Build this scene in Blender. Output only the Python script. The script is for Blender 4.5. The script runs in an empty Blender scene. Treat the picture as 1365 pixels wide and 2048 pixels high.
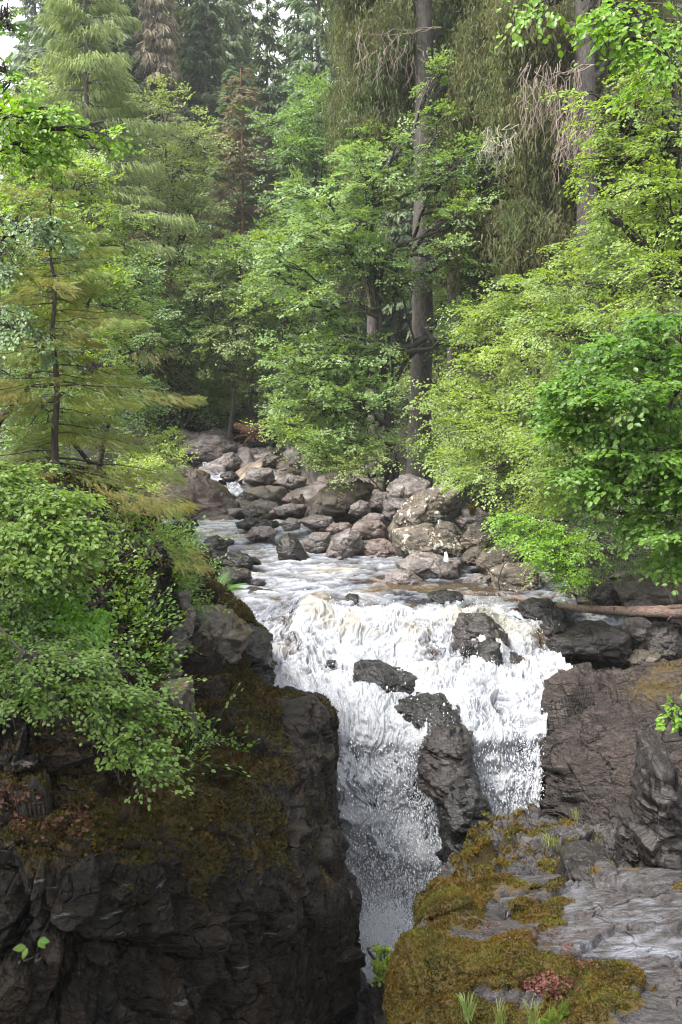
import bpy, math
import numpy as np
from mathutils import Vector, Matrix

# ------------------------------------------------------------------ camera
PITCH = math.radians(6.0)
FPX = 1024.0 / math.tan(math.radians(27.5))
CAMZ = 10.0
scene = bpy.context.scene
COL = scene.collection
cam_d = bpy.data.cameras.new("camera")
cam_d.sensor_fit = 'VERTICAL'
cam_d.angle = math.radians(55.0)
cam_d.clip_start = 0.1
cam_d.clip_end = 2000
cam = bpy.data.objects.new("camera", cam_d)
COL.objects.link(cam)
cam.location = (0, 0, CAMZ)
cam.rotation_euler = (math.radians(90) - PITCH, 0, 0)
scene.camera = cam

# ------------------------------------------------------------------ sky and sun
SUN_EL, SUN_AZ = 57.0, -120.0       # behind the viewer's left shoulder, veiled by cloud
world = bpy.data.worlds.new("World")
scene.world = world
world.use_nodes = True
wn = world.node_tree
bg = wn.nodes["Background"]
sky = wn.nodes.new("ShaderNodeTexSky")
sky.sky_type = 'NISHITA'
sky.sun_disc = False
sky.sun_elevation = math.radians(SUN_EL)
sky.sun_rotation = math.radians(SUN_AZ)
sky.air_density = 1.0
sky.dust_density = 3.0
sky.ozone_density = 1.0
hs = wn.nodes.new("ShaderNodeHueSaturation")
hs.inputs["Saturation"].default_value = 0.18
wn.links.new(sky.outputs[0], hs.inputs["Color"])
wn.links.new(hs.outputs[0], bg.inputs["Color"])
bg.inputs["Strength"].default_value = 0.115
sun_d = bpy.data.lights.new("sun", 'SUN')
sun_d.energy = 1.5
sun_d.angle = math.radians(15)
sun_d.color = (1.0, 0.95, 0.86)
sun = bpy.data.objects.new("sun", sun_d)
COL.objects.link(sun)
az, el = math.radians(SUN_AZ), math.radians(SUN_EL)
sdir = Vector((math.sin(az) * math.cos(el), math.cos(az) * math.cos(el), math.sin(el)))
sun.rotation_euler = sdir.to_track_quat('Z', 'Y').to_euler()
sun.location = (0, 0, 60)
scene.view_settings.view_transform = 'Standard'
scene.view_settings.look = 'None'
scene.view_settings.gamma = 1.0
scene.view_settings.exposure = 2.25
scene.render.engine = 'CYCLES'
cy = scene.cycles
cy.max_bounces = 5
cy.diffuse_bounces = 4
cy.glossy_bounces = 2
cy.transmission_bounces = 2
cy.transparent_max_bounces = 4
cy.volume_bounces = 0
cy.caustics_reflective = False
cy.caustics_refractive = False
cy.use_adaptive_sampling = True
cy.adaptive_threshold = 0.02
cy.use_denoising = True
cy.pixel_filter_type = 'BLACKMAN_HARRIS'
cy.filter_width = 1.15
cy.sample_clamp_indirect = 4

# ------------------------------------------------------------------ placing
def slope(py):
    return np.tan(PITCH + np.arctan((np.asarray(py, float) - 1024.0) / FPX))

def U(px, py, Y):
    """World point at distance Y along the ground that the photo shows at (px, py)."""
    px, py, Y = np.broadcast_arrays(np.asarray(px, float), np.asarray(py, float), np.asarray(Y, float))
    s = slope(py)
    D = Y * math.cos(PITCH) + s * Y * math.sin(PITCH)
    return np.stack([(px - 682.5) / FPX * D, Y, CAMZ - s * Y], -1)

def proj(P):
    P = np.asarray(P, float)
    y, z = P[..., 1], P[..., 2] - CAMZ
    D = y * math.cos(PITCH) - z * math.sin(PITCH)
    h = z * math.cos(PITCH) + y * math.sin(PITCH)
    D = np.maximum(D, 0.1)
    return 682.5 + FPX * P[..., 0] / D, 1024 - FPX * h / D

# ------------------------------------------------------------------ noise
def _hash(ix, iy, iz, seed):
    h = (ix.astype(np.int64) * 374761393 + iy.astype(np.int64) * 668265263 + iz.astype(np.int64) * 2147483647 + seed * 974634777) & 0xFFFFFFFF
    h = ((h ^ (h >> 13)) * 1274126177) & 0xFFFFFFFF
    h = (h ^ (h >> 16)) * 2246822519 & 0xFFFFFFFF
    return (h ^ (h >> 15)) & 0xFFFFFFFF

def perlin(P, seed=0):
    P = np.asarray(P, np.float32)
    i = np.floor(P).astype(np.int64)
    f = (P - i).astype(np.float32)
    w = f * f * f * (f * (f * 6 - 15) + 10)
    out = np.zeros(len(P), np.float32)
    for dx in (0, 1):
        wx = w[:, 0] if dx else 1 - w[:, 0]
        for dy in (0, 1):
            wy = w[:, 1] if dy else 1 - w[:, 1]
            for dz in (0, 1):
                wz = w[:, 2] if dz else 1 - w[:, 2]
                h = _hash(i[:, 0] + dx, i[:, 1] + dy, i[:, 2] + dz, seed)
                gx = ((h & 1023) / 511.5 - 1).astype(np.float32)
                gy = (((h >> 10) & 1023) / 511.5 - 1).astype(np.float32)
                gz = (((h >> 20) & 1023) / 511.5 - 1).astype(np.float32)
                out += wx * wy * wz * (gx * (f[:, 0] - dx) + gy * (f[:, 1] - dy) + gz * (f[:, 2] - dz))
    return out * 1.1

def fbm(P, octaves=4, seed=0, gain=0.5, ridged=False):
    P = np.asarray(P, np.float32)
    a, s, out = 1.0, 1.0, np.zeros(len(P), np.float32)
    for o in range(octaves):
        n = perlin(P * s + o * 17.3, seed + o)
        if ridged:
            n = 0.5 - np.abs(n) * 1.6
        out += a * n
        a *= gain
        s *= 2.03
    return out

def facet(P, seed=0, tilt=1.0):
    """Blocky noise: nearest jittered cell gives a height and a tilted plane. Returns value, edge distance."""
    P = np.asarray(P, np.float32)
    n = len(P)
    i = np.floor(P).astype(np.int64)
    b1 = np.full(n, 1e9, np.float32)
    b2 = np.full(n, 1e9, np.float32)
    val = np.zeros(n, np.float32)
    for dx in (-1, 0, 1):
        for dy in (-1, 0, 1):
            for dz in (-1, 0, 1):
                c = i + np.array([dx, dy, dz])
                h = _hash(c[:, 0], c[:, 1], c[:, 2], seed)
                h2 = _hash(c[:, 0], c[:, 1], c[:, 2], seed + 91)
                j = np.stack([(h & 1023), (h >> 10) & 1023, (h >> 20) & 1023], 1).astype(np.float32) / 1023.0
                d = P - (c + 0.1 + 0.8 * j).astype(np.float32)
                dist = (d * d).sum(1)
                g = np.stack([(h2 & 1023), (h2 >> 10) & 1023, (h2 >> 20) & 1023], 1).astype(np.float32) / 511.5 - 1
                v = (h2 & 255).astype(np.float32) / 255.0 - 0.5 + tilt * (d * g).sum(1) * 0.7
                m = dist < b1
                b2 = np.where(m, b1, np.minimum(b2, dist))
                val = np.where(m, v, val)
                b1 = np.where(m, dist, b1)
    return val, np.sqrt(b2) - np.sqrt(b1)

def sstep(a, b, x):
    t = np.clip((np.asarray(x, float) - a) / (b - a), 0, 1)
    return t * t * (3 - 2 * t)

# ------------------------------------------------------------------ objects
def mesh(name, V, F, mat=None, attrs=None, smooth=True, origin=None):
    """Mesh data from numpy arrays. F: one (n,k) array or a list of them."""
    V = np.asarray(V, np.float32)
    if origin is not None:
        V = V - np.asarray(origin, np.float32)
    if not isinstance(F, (list, tuple)):
        F = [F]
    F = [np.asarray(f, np.int32) for f in F if len(f)]
    me = bpy.data.meshes.new(name)
    me.vertices.add(len(V))
    me.vertices.foreach_set("co", V.ravel())
    loops = np.concatenate([f.ravel() for f in F])
    sizes = np.concatenate([np.full(len(f), f.shape[1], np.int32) for f in F])
    starts = np.concatenate([[0], np.cumsum(sizes)[:-1]]).astype(np.int32)
    me.loops.add(len(loops))
    me.loops.foreach_set("vertex_index", loops)
    me.polygons.add(len(sizes))
    me.polygons.foreach_set("loop_start", starts)
    me.polygons.foreach_set("use_smooth", np.full(len(sizes), bool(smooth)))
    me.update(calc_edges=True)
    for k, a in (attrs or {}).items():
        at = me.attributes.new(k, 'FLOAT', 'POINT')
        at.data.foreach_set("value", np.asarray(a, np.float32).ravel())
    if mat is not None:
        me.materials.append(mat)
    return me

def link(name, data, parent=None, loc=None):
    o = bpy.data.objects.new(name, data)
    COL.objects.link(o)
    if parent is not None:
        o.parent = parent
    if loc is not None:
        o.location = [float(c) for c in loc]
    return o

def tag(o, label=None, cat=None, group=None, kind=None):
    if label: o["label"] = label
    if cat: o["category"] = cat
    if group: o["group"] = group
    if kind: o["kind"] = kind
    return o

def thing(name, loc, label, cat, group=None):
    return tag(link(name, None, None, loc), label, cat, group)

class Geo:
    """Collects pieces into one mesh."""
    def __init__(self):
        self.V, self.F, self.T, self.n = [], {}, [], 0
    def add(self, V, F, tint=0.5):
        V = np.asarray(V, np.float32).reshape(-1, 3)
        F = np.asarray(F, np.int32)
        self.V.append(V)
        self.F.setdefault(F.shape[1], []).append(F + self.n)
        self.T.append(np.broadcast_to(np.asarray(tint, np.float32), (len(V),)))
        self.n += len(V)
    def build(self, name, mat, parent=None, smooth=True, origin=None, loc=None):
        V = np.concatenate(self.V)
        F = [np.concatenate(f) for f in self.F.values()]
        me = mesh(name, V, F, mat, {"tint": np.concatenate(self.T)}, smooth, origin)
        return link(name, me, parent, loc)

def tube(g, pts, radii, sides=6, tint=0.5, rough=0.0, seed=0):
    pts = np.asarray(pts, float)
    n = len(pts)
    radii = np.broadcast_to(np.asarray(radii, float), (n,))
    T = np.gradient(pts, axis=0)
    T /= np.linalg.norm(T, axis=1, keepdims=True) + 1e-9
    ref = np.array([0, 0, 1.0]) if abs(T[:, 2]).mean() < 0.8 else np.array([0, 1.0, 0])
    A = np.cross(T, ref); A /= np.linalg.norm(A, axis=1, keepdims=True) + 1e-9
    B = np.cross(T, A)
    th = np.arange(sides) * 2 * math.pi / sides
    r = radii[:, None] * np.ones(sides)
    if rough:
        r = r * (1 + rough * np.random.RandomState(seed).uniform(-1, 1, r.shape))
    V = pts[:, None] + r[..., None] * (np.cos(th)[None, :, None] * A[:, None] + np.sin(th)[None, :, None] * B[:, None])
    idx = np.arange(n * sides).reshape(n, sides)
    F = np.stack([idx[:-1], np.roll(idx[:-1], -1, 1), np.roll(idx[1:], -1, 1), idx[1:]], -1).reshape(-1, 4)
    g.add(V.reshape(-1, 3), F, tint)

def curve(p0, p1, n=6, sag=0.0, wob=0.0, rng=None, bow=None):
    t = np.linspace(0, 1, n)[:, None]
    P = np.asarray(p0, float) * (1 - t) + np.asarray(p1, float) * t
    P[:, 2] -= (4 * sag * t * (1 - t))[:, 0]
    if bow is not None:
        P += 4 * t * (1 - t) * np.asarray(bow)
    if wob and rng is not None:
        P[1:-1] += rng.normal(0, wob, (n - 2, 3))
    return P

def crom(P, N):
    """Catmull-Rom resample along axis 0."""
    n = len(P)
    t = np.linspace(0, n - 1, N)
    i = np.minimum(t.astype(int), n - 2)
    f = (t - i).reshape((-1,) + (1,) * (P.ndim - 1))
    p0, p1, p2, p3 = P[np.maximum(i - 1, 0)], P[i], P[i + 1], P[np.minimum(i + 2, n - 1)]
    m1, m2 = (p2 - p0) * 0.4, (p3 - p1) * 0.4
    return (2 * f**3 - 3 * f**2 + 1) * p1 + (f**3 - 2 * f**2 + f) * m1 + (-2 * f**3 + 3 * f**2) * p2 + (f**3 - f**2) * m2

def grid_faces(n, m):
    idx = np.arange(n * m).reshape(n, m)
    return np.stack([idx[:-1, :-1], idx[1:, :-1], idx[1:, 1:], idx[:-1, 1:]], -1).reshape(-1, 4)

def grid_normals(P):
    a = np.gradient(P, axis=0)
    b = np.gradient(P, axis=1)
    N = np.cross(a, b)
    return N / (np.linalg.norm(N, axis=-1, keepdims=True) + 1e-9)

# ------------------------------------------------------------------ materials
def nmat(name):
    m = bpy.data.materials.new(name)
    m.use_nodes = True
    nt = m.node_tree
    for n in list(nt.nodes):
        nt.nodes.remove(n)
    out = nt.nodes.new("ShaderNodeOutputMaterial")
    def N(t, **kw):
        n = nt.nodes.new("ShaderNode" + t)
        for k, v in kw.items():
            if k in ("operation", "blend_type", "data_type", "attribute_name", "noise_dimensions", "feature"):
                setattr(n, k, v)
            else:
                n.inputs[k.replace("_", " ")].default_value = v
        return n
    def L(a, b):
        nt.links.new(a, b)
    return m, nt, out, N, L

def mixc(N, L, fac, a, b, blend='MIX'):
    n = N("Mix", data_type='RGBA', blend_type=blend)
    for sock, v in ((n.inputs[0], fac), (n.inputs[6], a), (n.inputs[7], b)):
        if hasattr(v, "links"):
            L(v, sock)
        else:
            sock.default_value = v if not isinstance(v, tuple) else (*v, 1.0)[:4]
    return n.outputs[2]

def mapr(N, L, v, a, b, c=0.0, d=1.0):
    n = N("MapRange")
    n.inputs[1].default_value, n.inputs[2].default_value = a, b
    n.inputs[3].default_value, n.inputs[4].default_value = c, d
    L(v, n.inputs[0])
    return n.outputs[0]

def noise(N, L, vec, scale, detail=4, rough=0.55, dist=0.0, stretch=None):
    n = N("TexNoise", Scale=scale, Detail=detail, Roughness=rough, Distortion=dist)
    if stretch is not None:
        mp = N("Mapping")
        mp.inputs["Scale"].default_value = stretch
        mp.inputs["Rotation"].default_value = (0.25, -0.2, 0.3)
        L(vec, mp.inputs[0])
        vec = mp.outputs[0]
    L(vec, n.inputs["Vector"])
    return n.outputs["Fac"]

def leaf_mat(name, dark, light, trans=0.4, gloss=0.08, rough=0.4, objvar=0.25, tcol=None, third=None, tsc=0.5):
    m, nt, out, N, L = nmat(name)
    at = N("Attribute", attribute_name="tint")
    oi = N("ObjectInfo")
    tc = N("TexCoord")
    nz = noise(N, L, tc.outputs["Object"], 0.6, 3)
    base = mixc(N, L, at.outputs["Fac"], dark, light)
    if third:
        n3 = noise(N, L, tc.outputs["Object"], tsc, 4, 0.6)
        base = mixc(N, L, mapr(N, L, n3, 0.45, 0.6, 0, 0.85), base, mixc(N, L, at.outputs["Fac"], tuple(q * 0.35 for q in third), third))
    hv = N("HueSaturation")
    L(base, hv.inputs["Color"])
    mh = N("Math", operation='MULTIPLY_ADD'); mh.inputs[1].default_value = 0.05 * objvar / 0.25; mh.inputs[2].default_value = 0.5 - 0.025 * objvar / 0.25
    L(oi.outputs["Random"], mh.inputs[0]); L(mh.outputs[0], hv.inputs["Hue"])
    mv = N("Math", operation='MULTIPLY_ADD'); mv.inputs[1].default_value = 0.7; mv.inputs[2].default_value = 0.65
    L(nz, mv.inputs[0]); L(mv.outputs[0], hv.inputs["Value"])
    d = N("BsdfDiffuse"); L(hv.outputs[0], d.inputs["Color"])
    t = N("BsdfTranslucent")
    tcl = mixc(N, L, 0.55, hv.outputs[0], tcol or (light[0] * 1.25, light[1] * 1.3, light[2] * 0.5))
    L(tcl, t.inputs["Color"])
    m1 = N("MixShader"); m1.inputs[0].default_value = trans
    L(d.outputs[0], m1.inputs[1]); L(t.outputs[0], m1.inputs[2])
    g = N("BsdfGlossy", Roughness=rough); g.inputs["Color"].default_value = (1, 1, 1, 1)
    m2 = N("MixShader"); m2.inputs[0].default_value = gloss
    L(m1.outputs[0], m2.inputs[1]); L(g.outputs[0], m2.inputs[2])
    L(m2.outputs[0], out.inputs["Surface"])
    return m

def bark_mat(name, a, b, scale=3.0, stretch=(4, 4, 0.8), bump=0.6, rough=0.85):
    m, nt, out, N, L = nmat(name)
    tc = N("TexCoord")
    n1 = noise(N, L, tc.outputs["Object"], scale, 6, 0.65, 0.3, stretch)
    n2 = noise(N, L, tc.outputs["Object"], scale * 0.25, 3)
    c = mixc(N, L, mapr(N, L, n1, 0.35, 0.65), a, b)
    c = mixc(N, L, mapr(N, L, n2, 0.5, 0.75, 0, 0.5), c, (b[0] * 0.8, b[1] * 1.1, b[2] * 0.7))
    p = N("BsdfPrincipled", Roughness=rough)
    L(c, p.inputs["Base Color"])
    bp = N("Bump", Strength=bump, Distance=0.03); L(n1, bp.inputs["Height"]); L(bp.outputs[0], p.inputs["Normal"])
    L(p.outputs[0], out.inputs["Surface"])
    return m

def rock_mat(name, dark, light, rough=0.4, lichen=0.0, mossc=(0.055, 0.05, 0.008), moss2=(0.10, 0.05, 0.012), pink=0.0, bump=0.5, stretch=(1, 1, 5), sc=1.0, upm=0.0, streaks=0.0, warm=(0.16,0.11,0.085), spec=0.5):
    """Wet schist; the mesh attribute 'moss' (0..1) turns it to moss."""
    m, nt, out, N, L = nmat(name)
    tc = N("TexCoord")
    v = tc.outputs["Object"]
    s1 = noise(N, L, v, 2.2 * sc, 8, 0.62, 0.6, stretch)
    s2 = noise(N, L, v, 0.9 * sc, 4, 0.6, 0.3)
    s3 = noise(N, L, v, 14 * sc, 5, 0.7, 0.2, tuple(math.sqrt(q) for q in stretch))
    c = mixc(N, L, mapr(N, L, s1, 0.38, 0.66), dark, light)
    c = mixc(N, L, mapr(N, L, s2, 0.45, 0.75, 0, 0.6), c, warm)
    c = mixc(N, L, mapr(N, L, s3, 0.4, 0.62, 0.0, 0.65), c, (dark[0] * 0.5, dark[1] * 0.5, dark[2] * 0.5))
    # joints and cracks
    mpc = N("Mapping"); mpc.inputs["Scale"].default_value = (1.0 * sc, 1.0 * sc, 2.4 * sc); mpc.inputs["Rotation"].default_value = (0.15, 0.3, 0.4)
    dn = N("TexNoise", Scale=2.0 * sc, Detail=4.0); L(v, dn.inputs["Vector"])
    va = N("VectorMath", operation='MULTIPLY_ADD'); va.inputs[1].default_value = (0.45, 0.45, 0.45)
    L(dn.outputs["Color"], va.inputs[0]); L(v, va.inputs[2]); L(va.outputs[0], mpc.inputs[0])
    ck = []
    for vs, w in ((1.0, 0.022), (3.6, 0.04)):
        vo = N("TexVoronoi", feature='DISTANCE_TO_EDGE', Scale=vs); L(mpc.outputs[0], vo.inputs["Vector"])
        ck.append(mapr(N, L, vo.outputs["Distance"], 0.0, w, 1, 0))
    ckm = N("Math", operation='MAXIMUM'); L(ck[0], ckm.inputs[0])
    ck2 = N("Math", operation='MULTIPLY'); ck2.inputs[1].default_value = 0.3; L(ck[1], ck2.inputs[0]); L(ck2.outputs[0], ckm.inputs[1])
    ckf = N("Math", operation='MULTIPLY'); L(ckm.outputs[0], ckf.inputs[0]); L(mapr(N, L, s2, 0.38, 0.55), ckf.inputs[1])
    c = mixc(N, L, ckf.outputs[0], c, (dark[0] * 0.3, dark[1] * 0.3, dark[2] * 0.3))
    if streaks:
        q = noise(N, L, v, 1.3 * sc, 6, 0.6, 1.2, (1, 1, 9))
        c = mixc(N, L, mapr(N, L, q, 0.64, 0.68, 0, streaks), c, (0.42, 0.4, 0.4))
    if lichen:
        l1 = noise(N, L, v, 7.0 * sc, 5, 0.62, 0.2)
        l2 = noise(N, L, v, 1.2 * sc, 2, 0.5)
        mm = N("Math", operation='MULTIPLY_ADD'); mm.inputs[1].default_value = 0.6
        L(l2, mm.inputs[0]); L(l1, mm.inputs[2])
        th = 1.0 - 0.15 * lichen
        c = mixc(N, L, mapr(N, L, mm.outputs[0], th, th + 0.025, 0, 0.9), c, (0.50, 0.50, 0.45))
    at = N("Attribute", attribute_name="moss")
    mo = at.outputs["Fac"]
    mn = noise(N, L, v, 9 * sc, 5, 0.7)
    if upm:
        geo = N("NewGeometry"); sx = N("SeparateXYZ"); L(geo.outputs["Normal"], sx.inputs[0])
        up = mapr(N, L, sx.outputs[2], 0.35, 0.8, 0, upm)
        q2 = N("Math", operation='MULTIPLY'); L(up, q2.inputs[0]); L(mapr(N, L, s2, 0.4, 0.6), q2.inputs[1])
        q3 = N("Math", operation='MAXIMUM'); L(q2.outputs[0], q3.inputs[0]); L(mo, q3.inputs[1])
        mo = q3.outputs[0]
    q = N("Math", operation='MULTIPLY_ADD'); q.inputs[1].default_value = 1.0
    L(mo, q.inputs[0]); L(mn, q.inputs[2])
    mf = mapr(N, L, q.outputs[0], 0.88, 1.08)
    mc = mixc(N, L, mapr(N, L, mn, 0.35, 0.65), mossc, moss2)
    c2 = mixc(N, L, mf, c, mc)
    pa = N("Attribute", attribute_name="pale")  # mixes the sky's sheen on wet rock into the base colour
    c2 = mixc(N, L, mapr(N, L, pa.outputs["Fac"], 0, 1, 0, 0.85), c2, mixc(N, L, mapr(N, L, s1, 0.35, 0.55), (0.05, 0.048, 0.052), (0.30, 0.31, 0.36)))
    p = N("BsdfPrincipled")
    p.inputs["Specular IOR Level"].default_value = spec
    L(c2, p.inputs["Base Color"])
    rr = N("Math", operation='MULTIPLY_ADD'); rr.inputs[1].default_value = 0.55 ; rr.inputs[2].default_value = rough - 0.2
    L(s2, rr.inputs[0])
    rmx = N("Mix", data_type='FLOAT'); L(mf, rmx.inputs[0]); L(rr.outputs[0], rmx.inputs[2]); rmx.inputs[3].default_value = 0.95
    L(rmx.outputs[0], p.inputs["Roughness"])
    hb = N("Math", operation='MULTIPLY_ADD'); hb.inputs[1].default_value = 0.5
    L(s3, hb.inputs[0]); L(s1, hb.inputs[2])
    hc = N("Math", operation='MULTIPLY_ADD'); hc.inputs[1].default_value = -0.5
    L(ckf.outputs[0], hc.inputs[0]); L(hb.outputs[0], hc.inputs[2]); hb = hc
    bp = N("Bump", Strength=bump, Distance=0.11)
    L(hb.outputs[0], bp.inputs["Height"]); L(bp.outputs[0], p.inputs["Normal"])
    L(p.outputs[0], out.inputs["Surface"])
    return m

M = {}
M['bark_dark'] = bark_mat("bark_dark", (0.02, 0.016, 0.013), (0.06, 0.05, 0.042))
M['bark_grey'] = bark_mat("bark_grey", (0.035, 0.03, 0.027), (0.13, 0.11, 0.10), 5, bump=0.9)
M['bark_pine'] = bark_mat("bark_pine", (0.14, 0.06, 0.035), (0.32, 0.16, 0.10))
M['bark_log'] = bark_mat("bark_log", (0.045, 0.028, 0.024), (0.24, 0.155, 0.13), 7, (1.2, 5, 5), bump=1.0)
M['twig_dead'] = bark_mat("dead_twig", (0.16, 0.12, 0.10), (0.32, 0.25, 0.21))
M['twig_pale'] = bark_mat("pale_twig", (0.22, 0.2, 0.15), (0.42, 0.4, 0.32))
M['rock'] = rock_mat("wet_schist", (0.009, 0.007, 0.0065), (0.050, 0.040, 0.037), 0.32, warm=(0.07,0.05,0.038))
M['rock_dry'] = rock_mat("grey_schist", (0.06, 0.05, 0.048), (0.26, 0.225, 0.215), 0.55, warm=(0.24, 0.17, 0.14), stretch=(1, 1, 2.5))
M['rock_pink'] = rock_mat("pink_schist", (0.08, 0.058, 0.05), (0.25, 0.195, 0.175), 0.5, warm=(0.30, 0.19, 0.15), stretch=(1, 1, 2.5))
M['rock_tan'] = rock_mat("tan_schist", (0.10, 0.075, 0.055), (0.34, 0.28, 0.22), 0.5, warm=(0.30, 0.2, 0.12), stretch=(1, 1, 3))
M['rock_lichen'] = rock_mat("lichened_boulder", (0.06, 0.048, 0.035), (0.19, 0.155, 0.12), 0.6, lichen=0.75, upm=0.45, mossc=(0.09, 0.07, 0.01), moss2=(0.13, 0.06, 0.015), warm=(0.2, 0.13, 0.07), stretch=(1, 1, 2))
M['rock_mossy'] = rock_mat("mossy_boulder", (0.05, 0.042, 0.034), (0.15, 0.125, 0.10), 0.6, upm=0.9, mossc=(0.05, 0.045, 0.012), moss2=(0.08, 0.06, 0.02), stretch=(1, 1, 2))
M['rock_black'] = rock_mat("black_wet_rock", (0.0035, 0.003, 0.003), (0.019, 0.0165, 0.0165), 0.28, warm=(0.026,0.02,0.016))
M['cliff'] = rock_mat("dark_cliff", (0.004, 0.0032, 0.0025), (0.034, 0.024, 0.016), 0.42, mossc=(0.035, 0.034, 0.007), moss2=(0.06, 0.035, 0.01), stretch=(1, 1, 1.5), bump=0.9, streaks=0.3, spec=0.3, warm=(0.07, 0.045, 0.028))
M['apron'] = rock_mat("brown_wet_rock", (0.015, 0.011, 0.010), (0.105, 0.079, 0.072), 0.28, stretch=(1.3, 1.3, 6), mossc=(0.06, 0.045, 0.01), moss2=(0.08, 0.05, 0.015), bump=1.0, warm=(0.1, 0.07, 0.055))
M['slab'] = rock_mat("grey_wet_slab", (0.024, 0.021, 0.021), (0.145, 0.132, 0.138), 0.22, stretch=(1.5, 4, 2), mossc=(0.045, 0.038, 0.005), moss2=(0.10, 0.06, 0.010), bump=0.8, warm=(0.16, 0.13, 0.12))
# ------------------------------------------------------------------ ground
def zriver(y):
    return np.interp(y, [0, 15.5, 17, 18.5, 21, 24, 31, 34, 38, 44, 50, 55, 62, 80, 110, 160, 240],
                     [-0.4, 0.0, 1.6, 3.3, 4.6, 5.0, 5.1, 5.4, 5.8, 6.4, 7.0, 8.0, 9.6, 14.5, 21, 28, 34])
def bank_left(y):
    return np.interp(y, [0, 14, 17, 20, 25, 32, 36, 50, 60], [-7, -6.5, -4.6, -3.9, -3.6, -5.2, -7.5, -7, -7])
def bank_right(y):
    return np.interp(y, [0, 14, 20, 25, 30, 34, 40, 50, 60], [6.5, 8.5, 8.3, 6.0, 4.6, 4.0, 3.0, 3.0, 3.0])
def ground_z(x, y):
    x, y = np.asarray(x, float), np.asarray(y, float)
    z = zriver(y)
    dl = np.maximum(bank_left(y) - x, 0)
    dr = np.maximum(x - bank_right(y), 0)
    z = z + np.where(dl < 3, dl * 0.75, 2.25 + (dl - 3) * 0.28) + np.where(dr < 3, dr * 0.42, 1.26 + (dr - 3) * 0.3)
    return z

gx = np.sinh(np.linspace(-3.2, 3.2, 420)) / math.sinh(3.2) * 160
gy = -12 + (np.linspace(0, 1, 520) ** 1.9) * 250
GX, GY = np.meshgrid(gx, gy)
GZ = ground_z(GX, GY)
Pg = np.stack([GX, GY, GZ], -1).reshape(-1, 3)
nz = fbm(Pg * 0.35, 5, 3) * 0.45 + facet(Pg * [0.7, 0.7, 0.3], 5)[0] * 0.25
Pg[:, 2] += nz * np.clip((Pg[:, 1] - 2) / 10, 0.2, 1)
m, nt, out, N, L = nmat("forest_floor")
tc = N("TexCoord")
a = noise(N, L, tc.outputs["Object"], 0.5, 6, 0.65)
b = noise(N, L, tc.outputs["Object"], 4.0, 6, 0.7)
c = mixc(N, L, mapr(N, L, a, 0.4, 0.6), (0.016, 0.013, 0.009), (0.022, 0.032, 0.01))
c = mixc(N, L, mapr(N, L, b, 0.4, 0.7, 0, 0.6), c, (0.055, 0.04, 0.025))
p = N("BsdfPrincipled", Roughness=0.9)
L(c, p.inputs["Base Color"])
bp = N("Bump", Strength=0.8, Distance=0.15); L(b, bp.inputs["Height"]); L(bp.outputs[0], p.inputs["Normal"])
L(p.outputs[0], out.inputs["Surface"])
M['floor'] = m
g_ob = link("ground", mesh("ground", Pg, grid_faces(len(gy), len(gx))[:, ::-1], M['floor']))
tag(g_ob, "dark brown and mossy wooded ground rising either side of the river", kind="structure")

# ------------------------------------------------------------------ lattice rock surfaces
def lattice(rows, n, m):
    C = np.array([[U(*c) for c in r] for r in rows])
    P = crom(C, n)
    return crom(P.transpose(1, 0, 2), m).transpose(1, 0, 2)

def resample_rows(P):
    """Even out the row spacing along the middle."""
    d = np.linalg.norm(np.diff(P, axis=0), axis=-1).mean(1)
    s = np.concatenate([[0], np.cumsum(d)])
    t = np.linspace(0, s[-1], len(P))
    i = np.clip(np.searchsorted(s, t) - 1, 0, len(s) - 2)
    f = ((t - s[i]) / (s[i + 1] - s[i] + 1e-9))[:, None, None]
    return P[i] * (1 - f) + P[i + 1] * f

def rockify(P, blocks, fine=0.02, seed=0, aniso=(1, 1, 1), rot=0.0, win=None):
    """Displace a grid along its normals with blocky noise. blocks: list of (cells per metre, amplitude)."""
    sh = P.shape
    Nn = grid_normals(P).reshape(-1, 3)
    Q = P.reshape(-1, 3)
    ca, sa = math.cos(rot), math.sin(rot)
    W = np.stack([Q[:, 0] * ca - Q[:, 2] * sa, Q[:, 1], Q[:, 0] * sa + Q[:, 2] * ca], 1) * np.array(aniso)
    W = W + np.stack([fbm(Q * 1.3, 3, seed + 50), fbm(Q * 1.3, 3, seed + 51), fbm(Q * 1.3, 3, seed + 52)], 1) * 0.10
    d = np.zeros(len(Q), np.float32)
    crack = np.zeros(len(Q), np.float32)
    for k, bl in enumerate(blocks):
        s, a = bl[0], bl[1]
        v, e = facet(W * (s if len(bl) < 3 else s * np.array(bl[2])), seed + 7 * k)
        d += v * a
        cr = np.clip(1 - e / 0.05, 0, 1)
        d -= cr * a * 0.25
        crack = np.maximum(crack, cr)
    d += fbm(Q * 1.2, 3, seed + 30) * 0.06
    d += fbm(W * [1.6, 1.6, 13], 4, seed + 31, 0.6) * fine * 1.0 + fbm(Q * 12, 3, seed + 32) * fine * 0.5
    if win is not None: d = d * win.ravel()
    return (Q + Nn * d[:, None]).reshape(sh), crack.reshape(sh[:2])

def flip_to_camera(P):
    Nn = grid_normals(P)
    c = np.array([0, 0, CAMZ]) - P
    return (Nn * c).sum(-1).mean() < 0

def sample_surface(P, mask, n, rng, outside=None):
    """Random points of a grid where mask is high, with normals."""
    Nn = grid_normals(P)
    area = np.linalg.norm(np.cross(np.gradient(P, axis=0), np.gradient(P, axis=1)), axis=-1)
    w = (area * np.clip(mask, 0, 1)).ravel()
    idx = rng.choice(len(w), n, p=w / w.sum())
    Q, K = P.reshape(-1, 3)[idx], Nn.reshape(-1, 3)[idx]
    return Q, K, idx

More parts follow.
